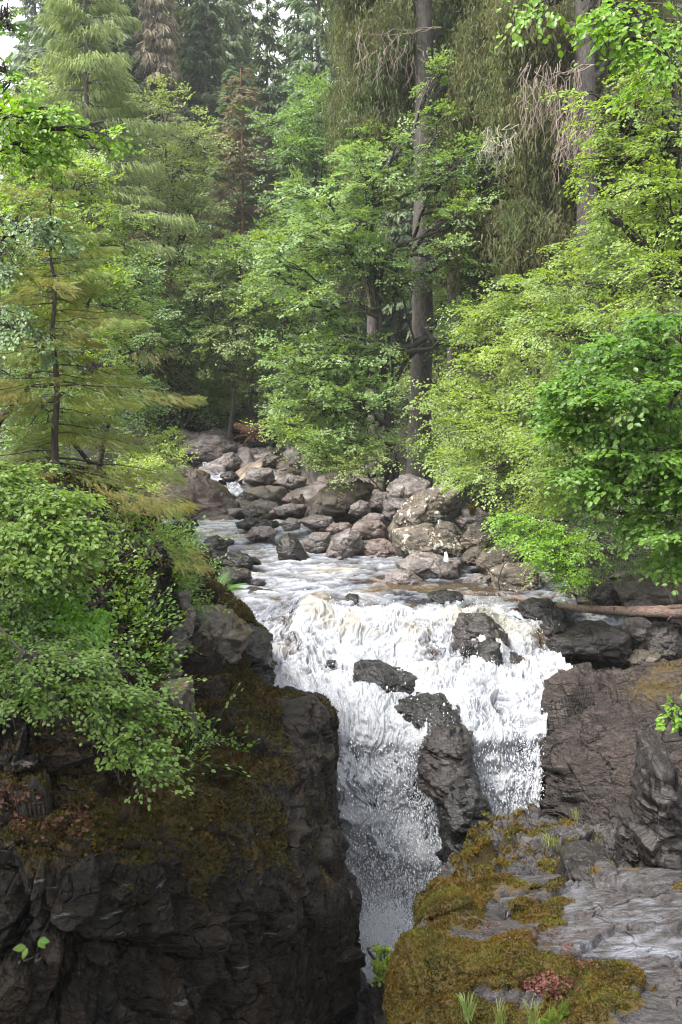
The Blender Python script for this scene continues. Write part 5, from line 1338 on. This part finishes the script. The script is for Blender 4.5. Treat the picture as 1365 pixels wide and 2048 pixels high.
near_shrub("dark twig tips hanging in at the top left corner", "branch", "leafy_branch", [(15,30,16,20,9,0.1),(20,60,25,10,9,0.1),(10,140,14,12,9,0.1)], (at(-160,9),9,13), 'leaf_hazel', 116, 0.05, 16, 10, 0.09, tint0=(0,0.3))
# beech added out of view; its boughs keep sun off the left cliff
class _W:                                   # lobes given in the world instead of photo pixels
    pass
_U = U
def U(px, py, Y):
    if isinstance(px, _W): return np.array(px.c, float)
    return _U(px, py, Y)
def wl(x, y, z, rx, ry, rz):
    w = _W(); w.c = (x, y, z); k = y / FPX if abs(y) > 0.5 else 0.5 / FPX
    return (w, 0, rx / k, rz / k, y if abs(y) > 0.5 else 0.5, ry)
broadleaf("unseen beech added left of the viewpoint to shade the cliff", "beech", [wl(-7.5,2,15,2.8,3,1.2),wl(-9,5.5,14.5,2.5,2.5,1.2),wl(-6.2,4.8,16.5,2.2,2.5,1),wl(-10,1,17,3,3,1.4),wl(-6.5,-1.5,16,2.6,2.6,1.2),wl(-12,4,15,3,3,1.5)], (-9.5,1.5,3), 'leaf_hazel', 'bark_grey', 117, 0.16, 700, 40, 0.7, trunk_r=0.3, name="beech_tree")
U = _U
# the young spruce
conifer("young spruce with rusty green boughs and a thin dark trunk", "spruce", (at(107, 14), 14), 5.1, 2.15, 'leaf_young_spruce', 'bark_dark', 121, whorl=0.19, nb=7, droop=0.34, el=0.15, dens=38, facing=0.65, jitter=0.6, vs=0.16, bare=0.02, hang=0.38, trunk_r=0.07,
        profile=0.9, tpl=TWIG_FINE, side=0.55, upturn=0.05, z0=8.35, tint0=(0.1, 1.0), gap=0.3, branch_r=0.3, lean=0.012)
broadleaf("crooked dark trunk leaning at the left edge", "tree", [(40,800,10,5,15,0.1),(-60,620,60,60,15.5,0.6)], (at(10,15.5),15.5,8.6), 'leaf_mid', 'bark_dark', 122, 0.07, 60, 30, 0.3, trunk_r=0.1, limb_r=0.06)
# near left shrubs above the cliff
near_shrub("pale wet-leaved shrub heaped over the bank at the left edge", "shrub", "shrub", [(40,1000,80,40,9.6,0.35),(0,960,60,25,9.8,0.3),(100,1060,70,40,9.4,0.35),(30,1070,70,40,9.2,0.35),(100,1110,40,30,9.6,0.3)], (at(-60,10.5),10.5,7.6), 'leaf_wet', 131, 0.052, 400, 30, 0.22, droop=0.2, up=0.88, sub=9, subr=0.5, zf=0.3, tint0=(0.5, 1.3), bias=(0.9, -0.3, -0.5))
near_shrub("darker green shrub below the pale one", "shrub", "shrub", [(30,1190,60,50,9,0.3),(60,1270,60,40,8.8,0.3),(-10,1290,50,60,8.6,0.3)], (at(-80,9.6),9.6,6.9), 'leaf_wet', 132, 0.044, 210, 28, 0.19, droop=0.2, up=0.88, zf=0.3, tint0=(0, 0.6), bias=(0.9, -0.3, -0.4))
near_shrub("bright green bramble spray across the cliff", "shrub", "bramble", [(110,1190,50,22,9.4,0.3),(165,1245,45,20,9.4,0.3),(100,1260,60,22,9.1,0.3)], (at(20,10),10,7.5), 'leaf_bright', 133, 0.05, 150, 22, 0.14, tint0=(0, 0.7), bias=(0.9, -0.2, -0.3))
near_shrub("long beech bough hanging across the dark cliff", "beech branch", "beech_branch", [(60,1320,70,40,7.9,0.3),(20,1370,50,30,7.8,0.25),(140,1340,60,35,7.9,0.25),(190,1390,55,35,7.9,0.25),(245,1430,50,30,7.9,0.22),(300,1420,35,18,8.0,0.18),(230,1480,40,28,7.8,0.2),(290,1490,35,22,7.8,0.16),(290,1545,25,18,7.8,0.12),(110,1390,50,25,7.7,0.2)], (at(-160,8.4),8.4,8.0), 'leaf_wet', 134, 0.040, 330, 28, 0.17, droop=0.15, zf=0.3, up=0.9, sub=8, subr=0.5, bias=(1.2, -0.2, -0.25), tint0=(0.1, 1))
# small plants rooted on the cliff
def scatter_plants(P, mask, n, mat, leaf, per, rc, label, group, name, seed, tpl=LEAF_NEAR, lift=0.06, cat="plant"):
    r = sky_rng(seed)
    Q, K, _ = sample_surface(P, mask, n, r)
    for i in range(n):
        g = Geo(); m = per
        o = Q[i]; out = norm(K[i] + np.array([0, -0.2, 0.7]))
        s = rc * r.uniform(0.6, 1.3)
        tips = o + out * lift + r.normal(0, 1, (m, 3)) * s * [1, 1, 0.7] + out * s * 0.6
        ends = tips[(np.arange(m) // 6) * 6]; f_ = r.uniform(0.35, 1.0, (m, 1)); base_tips = tips
        tips = np.where((np.arange(m) % 6 == 0)[:, None], tips, o + (ends - o) * f_ + r.normal(0, s * 0.12, (m, 3)))
        for k in range(0, m, 6):
            tube(g, curve(o, tips[k], 4, wob=0.01, rng=r), (0.003, 0.0028, 0.0024, 0.002), 3, tint=0.0)
        place(g, tpl, tips, norm(tips - o + r.normal(0, s * 0.4, (m, 3))), norm(np.array([0, -0.3, 1.0]) + r.normal(0, 0.3, (m, 3))), leaf * r.uniform(0.6, 1.2, m), np.clip(r.uniform(0, 0.6) + r.rand(m) * 0.4, 0, 1))
        tag(g.build(name, M[mat], origin=o, loc=o, smooth=False), label, cat, group)
sx_, sy_ = proj(P_cliff)
mk = blob(250, 1190, 110, 80) + blob(300, 1120, 70, 60) + 0.9 * blob(270, 1310, 70, 80) + 0.12 * blob(150, 1500, 120, 60) + 0.15 * blob(420, 1500, 100, 100)
scatter_plants(P_cliff, mk, 290, 'leaf_hazel', 0.055, 60, 0.19, "small leafy plant rooted on the upper cliff", "small leafy plants on the cliff", "leafy_plant", 141)
mk = blob(120, 1000, 120, 40) + blob(280, 1060, 60, 30) + 0.6*blob(350,1090,40,20)
scatter_plants(P_cliff, mk, 60, 'leaf_young_spruce', 0.05, 30, 0.16, "rusty green heathery tuft below the young spruce", "heathery tufts below the young spruce", "heather_tuft", 142)
for k, (px, py, Y, lb) in enumerate(((570, 1566, 13.0, "tiny bright plant alone on the dark cliff right of its middle"), (365, 1625, 10.6, "tiny leafy plant above the dark wall"), (335, 1625, 10.2, "pale tiny plant left of the leafy one above the dark wall"))):
    r = sky_rng(900 + k); g = Geo(); o = U(px, py, Y)
    d = norm(r.normal(0, 1, (9, 3)) * [1, 0.6, 0.5] + [0, -0.3, 0.4])
    place(g, LEAF_NEAR, np.repeat(o[None], 9, 0), d, np.tile([0, -0.5, 1.0], (9, 1)), 0.10 if k == 0 else 0.06, r.rand(9))
    tag(g.build("leafy_plant", M['leaf_bright'], origin=o, loc=o), lb, "plant")

# ------------------------------------------------------------------ ferns
def fern(label, px, py, Y, n, size, seed, spread=1.0, dirx=0.0, name="fern"):
    r = sky_rng(seed); g = Geo(); o = U(px, py, Y)
    a = np.linspace(0, 6.28, n, endpoint=False) + r.normal(0, 0.3, n)
    d = np.stack([np.cos(a) * spread + dirx, np.sin(a) * spread * 0.8 - 0.2, np.full(n, 0.9) + r.normal(0, 0.15, n)], 1)
    up = np.stack([-np.cos(a), -np.sin(a), np.full(n, 0.9)], 1)
    place(g, FERN, np.repeat(o[None], n, 0), d, up, size * r.uniform(0.7, 1.15, n), r.rand(n))
    for i in range(n):
        e = o + norm(d[i]) * size * 0.9
        tube(g, curve(o, e, 4, sag=-0.0), (0.004, 0.003, 0.002, 0.001), 3, tint=0.8)
    return tag(g.build(name, M['fern'], origin=o, loc=o, smooth=False), label, "fern")
fern("arching green fern on the ledge beside the left cascade", 428, 1195, 18.2, 11, 0.62, 1, 0.9, 0.25)
fern("small yellow-green fern above the arching one", 372, 1105, 19.0, 7, 0.4, 2)
fern("pale fern low on the left bank under the spruce", 330, 1090, 18.0, 7, 0.4, 3)
def upright_fern(label, px, py, Y, tips, seed):
    r = sky_rng(seed); g = Geo(); o = U(px, py, Y)
    for dx, dy, l in tips:
        d = np.array([dx, dy, 1.0])
        place(g, FERN, o[None] + r.normal(0, 0.01, (1, 3)), d[None], np.array([[dx * -0.3, 1.0, 0.3]]), l, r.rand(), 0.85)
        tube(g, curve(o, o + norm(d) * l * 0.9, 4), (0.003, 0.0025, 0.002, 0.001), 3, tint=0.9)
    return tag(g.build("fern", M['fern'], origin=o, loc=o, smooth=False), label, "fern")
upright_fern("bright upright fern at the bottom edge of the mossy slab", 1095, 2062, 7.1, [(0.05, -0.1, 0.30), (0.35, -0.2, 0.24), (-0.4, -0.2, 0.22), (0.7, -0.3, 0.2)], 4)
upright_fern("small fern beside the bright upright one", 1120, 2035, 7.3, [(0.1, -0.1, 0.18), (0.4, -0.3, 0.15)], 5)
for k, (px, py, lb) in enumerate(((55, 1893, "lone fern frond on the dark wall"), (75, 1880, "second lone fern frond on the dark wall, just right of the other"))):
    o = U(px, py, 7.85); g = Geo()
    place(g, FERN, o[None], np.array([[-0.5 if k == 0 else 0.9, -0.5, 0.15]]), np.array([[0, -1.0, 0.5]]), 0.12, 0.6)
    place(g, FERN, o[None], np.array([[-0.1 if k == 0 else 0.6, -0.5, -0.3]]), np.array([[0, -1.0, 0.5]]), 0.10, 0.9)
    tag(g.build("fern", M['fern'], origin=o, loc=o, smooth=False), lb, "fern")
# grass tufts
def tuft(label, px, py, Y, n, h, seed, hang=0.0, mat='grass', w=0.004):
    r = sky_rng(seed); g = Geo(); o = U(px, py, Y)
    for i in range(n):
        a = r.uniform(0, 6.28); l = h * r.uniform(0.5, 1.1)
        d = np.array([math.cos(a) * 0.5, math.sin(a) * 0.5, 1 - hang])
        e = o + d * l
        q = curve(o + r.normal(0, 0.02, 3), e, 5, sag=-0.12 * l); q[-1, 2] -= 0.15 * l + hang * l * 0.8
        ww = np.array([1, .9, .7, .45, .1]) * w
        s = np.cross(norm(e - o), [0, 1, 0]); s = norm(s)
        V = np.concatenate([q + s * ww[:, None], q - s * ww[:, None]])
        F = np.array([[k, k + 1, k + 6, k + 5] for k in range(4)])
        g.add(V, F, r.rand())
    return tag(g.build("grass_tuft", M[mat], origin=o, loc=o), label, "grass tuft")
tuft("grass tuft hanging over the crack in the ledges", 1102, 1690, 11.8, 40, 0.28, 1, 0.5)
tuft("grass tuft at the lower left of the mossy slab", 935, 2035, 7.6, 40, 0.24, 2)
tuft("grass tuft right of the one at the slab's lower left", 1000, 2045, 7.4, 26, 0.2, 3)
tuft("grass tuft growing beside the bright upright fern", 1065, 2045, 7.2, 30, 0.2, 4)
tuft("thin grass tuft on the crest of the ledges", 1150, 1640, 13.6, 20, 0.2, 5)
tuft("dry rusty grass tuft below the fern on the cliff ledge", 425, 1365, 14.0, 40, 0.3, 6, 0.3)
tuft("tuft of rusty grass hanging under the small yellow-green fern", 375, 1125, 18.2, 90, 0.5, 7, 0.9, 'moss_tuft', 0.01)
tuft("brown matted grass tuft behind the mossy slab", 1190, 1745, 10.9, 120, 0.3, 8, 0.6, 'litter', 0.005)
tuft("dry grass tuft tucked under the small rusty-topped boulder", 945, 1030, 28.0, 60, 0.45, 9, 0.2, 'moss_tuft', 0.01)
# bright little plants at the gorge foot
near_shrub("clump of bright green plants at the gorge foot", "plant", "leafy_plant", [(765,1925,12,14,12.7,0.1),(752,1945,8,8,12.7,0.08),(770,1905,8,8,12.8,0.08)], (at(765,12.9),12.9,2.0), 'leaf_bright', 145, 0.06, 26, 12, 0.07)

# ------------------------------------------------------------------ fallen log, branches, root plate
def stick(label, pts, r0, r1, mat, name, cat, stubs=0, seed=0, sides=8):
    r = sky_rng(seed); g = Geo()
    q = crom(np.array([U(*p) for p in pts]), 24)
    q[1:-1] += r.normal(0, r0 * 0.06, (22, 3))
    tube(g, q, np.linspace(r0, r1, 24), sides, rough=0.13, seed=seed)
    # closed ends
    for e, rr, nx in ((q[0], r0, q[1]), (q[-1], r1, q[-2])):
        th = np.linspace(0, 6.283, 9)[:-1]; ax = norm(e - nx); a = norm(np.cross(ax, [0, 0, 1])); b = np.cross(ax, a)
        V = np.concatenate([[e + ax * rr * 0.1], e + rr * 0.99 * (np.cos(th)[:, None] * a + np.sin(th)[:, None] * b)])
        g.add(V, [[0, k + 1, (k + 1) % 8 + 1] for k in range(8)])
    root = thing(name, q[0], label, cat)
    g.build("stem", M[mat], root, origin=q[0])
    if stubs:
        s = Geo()
        for i in range(stubs):
            k = r.randint(2, 22); d = norm(r.normal(0, 1, 3) + [0, -0.3, 0.3]); l = r.uniform(0.05, 0.35)
            tube(s, curve(q[k], q[k] + d * l, 4, wob=0.01, rng=r), np.linspace(r0 * 0.16, 0.004, 4), 5)
        s.build("branch_stubs", M[mat], root, origin=q[0])
    return root
stick("long reddish fallen log lying across the right of the stream", [(1450,1228,20.0),(1330,1226,20.2),(1200,1220,20.7),(1120,1212,21.2),(1040,1198,22.2),(975,1188,22.9)], 0.125, 0.03, 'bark_log', "fallen_log", "log", 26, 1)
stick("second thinner log lying over the butt of the long one", [(1460,1212,20.3),(1365,1215,20.4),(1290,1218,20.5),(1230,1216,20.8)], 0.085, 0.045, 'bark_log', "fallen_log", "log", 8, 2)
stick("broken branch afloat at the lip below the brown block", [(742,1158,24.4),(775,1166,24.0),(820,1176,23.7),(872,1182,23.4)], 0.05, 0.03, 'bark_log', "broken_branch", "branch", 4, 3)
stick("thin bare branch crossing the tip of the long log", [(1020,1218,21.5),(1060,1212,21.6),(1100,1200,21.8),(1114,1182,22)], 0.022, 0.014, 'bark_log', "broken_branch", "branch", 3, 4, 6)
stick("thin dark branch standing in front of the pale slab", [(1000,1196,23),(998,1160,23),(1008,1130,23.1),(1025,1112,23.2)], 0.022, 0.012, 'bark_dark', "broken_branch", "branch", 5, 5, 6)
stick("short forked stick jammed at the foot of the pale slab", [(1000,1165,23.2),(1008,1178,23.1),(1022,1196,22.9)], 0.045, 0.03, 'bark_log', "broken_branch", "branch", 4, 6, 6)
for k, (a, b, lb) in enumerate((((1020,1128,23.3),(1075,1160,23.0),"yellowish dry stalk slanting over the pale slab"),((1022,1125,23.2),(1050,1150,23.1),"rusty dry stalk above the yellowish one"),((1135,1110,22),(1180,1150,21.5),"dry grey twig slanting in the hollow"),((1325,1165,21),(1348,1215,20.8),"bent tan stalk arching in front of the reddish boulder"),((925,1120,24),(990,1150,24),"thin dry stalk lying across the low knobbly stone"))):
    stick(lb, [a, ((a[0]+b[0])/2, (a[1]+b[1])/2 - 6, (a[2]+b[2])/2), b], 0.014, 0.008, 'bark_log', "dry_stalk", "stalk", 0, 20 + k, 5)
r = sky_rng(77); g = Geo(); o = U(508, 868, 51)
tube(g, crom(np.array([U(472,850,51), U(490,858,50.5), U(508,862,51)]), 10), np.linspace(0.16, 0.3, 10), 8)
for i in range(46):
    a = r.uniform(0, 6.28); l = r.uniform(0.4, 1.1)
    e = o + np.array([math.cos(a) * l, r.normal(0, 0.3) - 0.3, math.sin(a) * l * 0.8 + 0.1])
    tube(g, curve(o + r.normal(0, 0.1, 3), e, 6, wob=0.07, rng=r), np.linspace(0.09, 0.015, 6), 5)
tag(g.build("root_plate", M['bark_pine'], origin=o, loc=o), "upturned reddish root plate at the top of the boulder field", "tree root")
# white scrap hanging from the brown block
g = Geo(); o = U(893, 1118, 24.6)
V = np.array([U(890,1105,24.55),U(894,1104,24.5),U(898,1118,24.5),U(897,1132,24.5),U(892,1134,24.48),U(888,1120,24.52),U(893,1118,24.42)])
V2 = V + [0, 0.03, 0]
F = [[6,k,(k+1)%6] for k in range(6)] + [[13,7+(k+1)%6,7+k] for k in range(6)]
g.add(np.concatenate([V, V2]), F)
g.add(np.concatenate([V[:6], V2[:6]]), [[k,(k+1)%6,6+(k+1)%6,6+k] for k in range(6)])
tag(g.build("litter_scrap", M['spray'], origin=o, loc=o), "white scrap caught on the brown block under the lichened boulder", "scrap")

# ------------------------------------------------------------------ moss tufts, fallen leaves, undergrowth (stuff)
def tufts(P, mask, n, mat, size, seed, name, label, tpl=LEAF_FAR, lie=0.0):
    r = sky_rng(seed)
    Q, K, _ = sample_surface(P, mask, n, r)
    d = norm(K * (1 - lie) + r.normal(0, 0.55, (n, 3)) + [0, 0, 0.25 * (1 - lie)])
    if lie: d = norm(r.normal(0, 1, (n, 3)) * [1, 1, 0.3])
    upv = norm(r.normal(0, 1, (n, 3))) if not lie else norm(K + r.normal(0, 0.35, (n, 3)))
    pt = np.clip(0.5 + 0.9 * fbm(Q * 3.0, 3, seed) + r.normal(0, 0.18, n), 0, 1)
    g = Geo()
    place(g, tpl, Q + K * (0.012 if lie else -0.004), d, upv, size * r.uniform(0.6, 1.3, n), pt)
    return tag(g.build(name, M[mat], smooth=False), label, kind="stuff")
sx_, sy_ = proj(P_slab)
vis = sstep(2150, 2080, sy_) * sstep(1500, 1420, sx_)
tufts(P_slab, sstep(0.45, 0.75, moss_slab) * vis, 90000, 'moss_tuft', 0.026, 1, "moss", "golden green moss cushions on the near rock slab")
sx_, sy_ = proj(P_ledge)
tufts(P_ledge, sstep(0.3, 0.6, moss_ledge) * sstep(1450, 1400, sx_), 30000, 'moss_tuft', 0.035, 2, "moss", "rusty moss on the stepped ledges")
sx_, sy_ = proj(P_cliff)
tufts(P_cliff, sstep(0.25, 0.7, moss_cliff) * sstep(-60, 0, sx_), 90000, 'moss_dark', 0.045, 3, "moss", "dark moss growing over the left cliff")
tufts(P_cliff, blob(170, 1660, 110, 32) + blob(440, 1630, 60, 16) + 0.5 * blob(490, 1290, 40, 30), 9000, 'moss_tuft', 0.035, 7, "moss", "yellow-green moss edging the cliff shelf")
tufts(P_cliff, blob(110, 1655, 70, 16) + blob(150, 1625, 30, 14) + 0.4 * blob(20, 1600, 40, 40), 1500, 'litter', 0.045, 4, "fallen_leaves", "red fallen leaves on the cliff shelf", LEAF_NEAR, 1.0)
sx_, sy_ = proj(P_slab)
tufts(P_slab, blob(1090, 1968, 34, 14), 700, 'litter', 0.035, 5, "fallen_leaves", "pocket of red fallen leaves on the mossy slab", LEAF_NEAR, 1.0)
tufts(P_slab, blob(1140, 1905, 12, 14) + 0.6 * blob(1060, 1870, 60, 10) + 0.3 * blob(970, 1850, 30, 8) + blob(1160,1930,30,6), 700, 'litter', 0.025, 6, "fallen_leaves", "scattered red leaves and needles in the slab's cracks", LEAF_NEAR, 1.0)
# undergrowth over the banks and the hill
r = sky_rng(8); n = 150000
x = r.uniform(-45, 45, n); y = 20 + 80 * r.rand(n) ** 1.3
dl = bank_left(y) - x; dr = x - bank_right(y)
ok = (np.maximum(dl, dr) > np.where(y < 57, 1.0, 0.3)) & (np.abs(x) < 0.42 * y + 4)
ok |= (y > 56) & (np.abs(x) < 0.42 * y + 4)
dens = fbm(np.stack([x * 0.5, y * 0.5, x * 0], 1), 3, 9)
ok &= dens > -0.25
x, y, dens = x[ok], y[ok], dens[ok]
h = np.clip(0.5 + dens, 0.1, 1.4) * r.rand(len(x)) * (0.4 + y / 70)
z = ground_z(x, y) + h
s = 0.08 + 0.0022 * y
g = Geo()
place(g, LEAF_FAR, np.stack([x, y, z], 1), norm(r.normal(0, 1, (len(x), 3)) * [1, 1, 0.4]), norm(np.array([0, 0, 1.0]) + r.normal(0, 0.45, (len(x), 3))), s * r.uniform(0.7, 1.6, len(x)), np.clip(0.35 + dens + r.normal(0, 0.2, len(x)), 0, 1))
tag(g.build("undergrowth", M['leaf_mid'], smooth=False), "green leafy undergrowth over the wooded banks", kind="stuff")
# ------------------------------------------------------------------ haze
V = np.array([[x, y, z] for x in (-175, 175) for y in (-14, 245) for z in (-3, 75)], float)
F = np.array([[0,1,3,2],[4,6,7,5],[0,4,5,1],[2,3,7,6],[0,2,6,4],[1,5,7,3]])
m, nt, out, N, L = nmat("haze")
pv = N("VolumePrincipled"); pv.inputs["Color"].default_value = (0.93, 0.97, 1.0, 1); pv.inputs["Density"].default_value = 0.0005; pv.inputs["Anisotropy"].default_value = 0.2
L(pv.outputs[0], out.inputs["Volume"])
hz = link("haze", mesh("haze", V, F, m, smooth=False))
tag(hz, "thin damp air greying the far trees", kind="stuff")
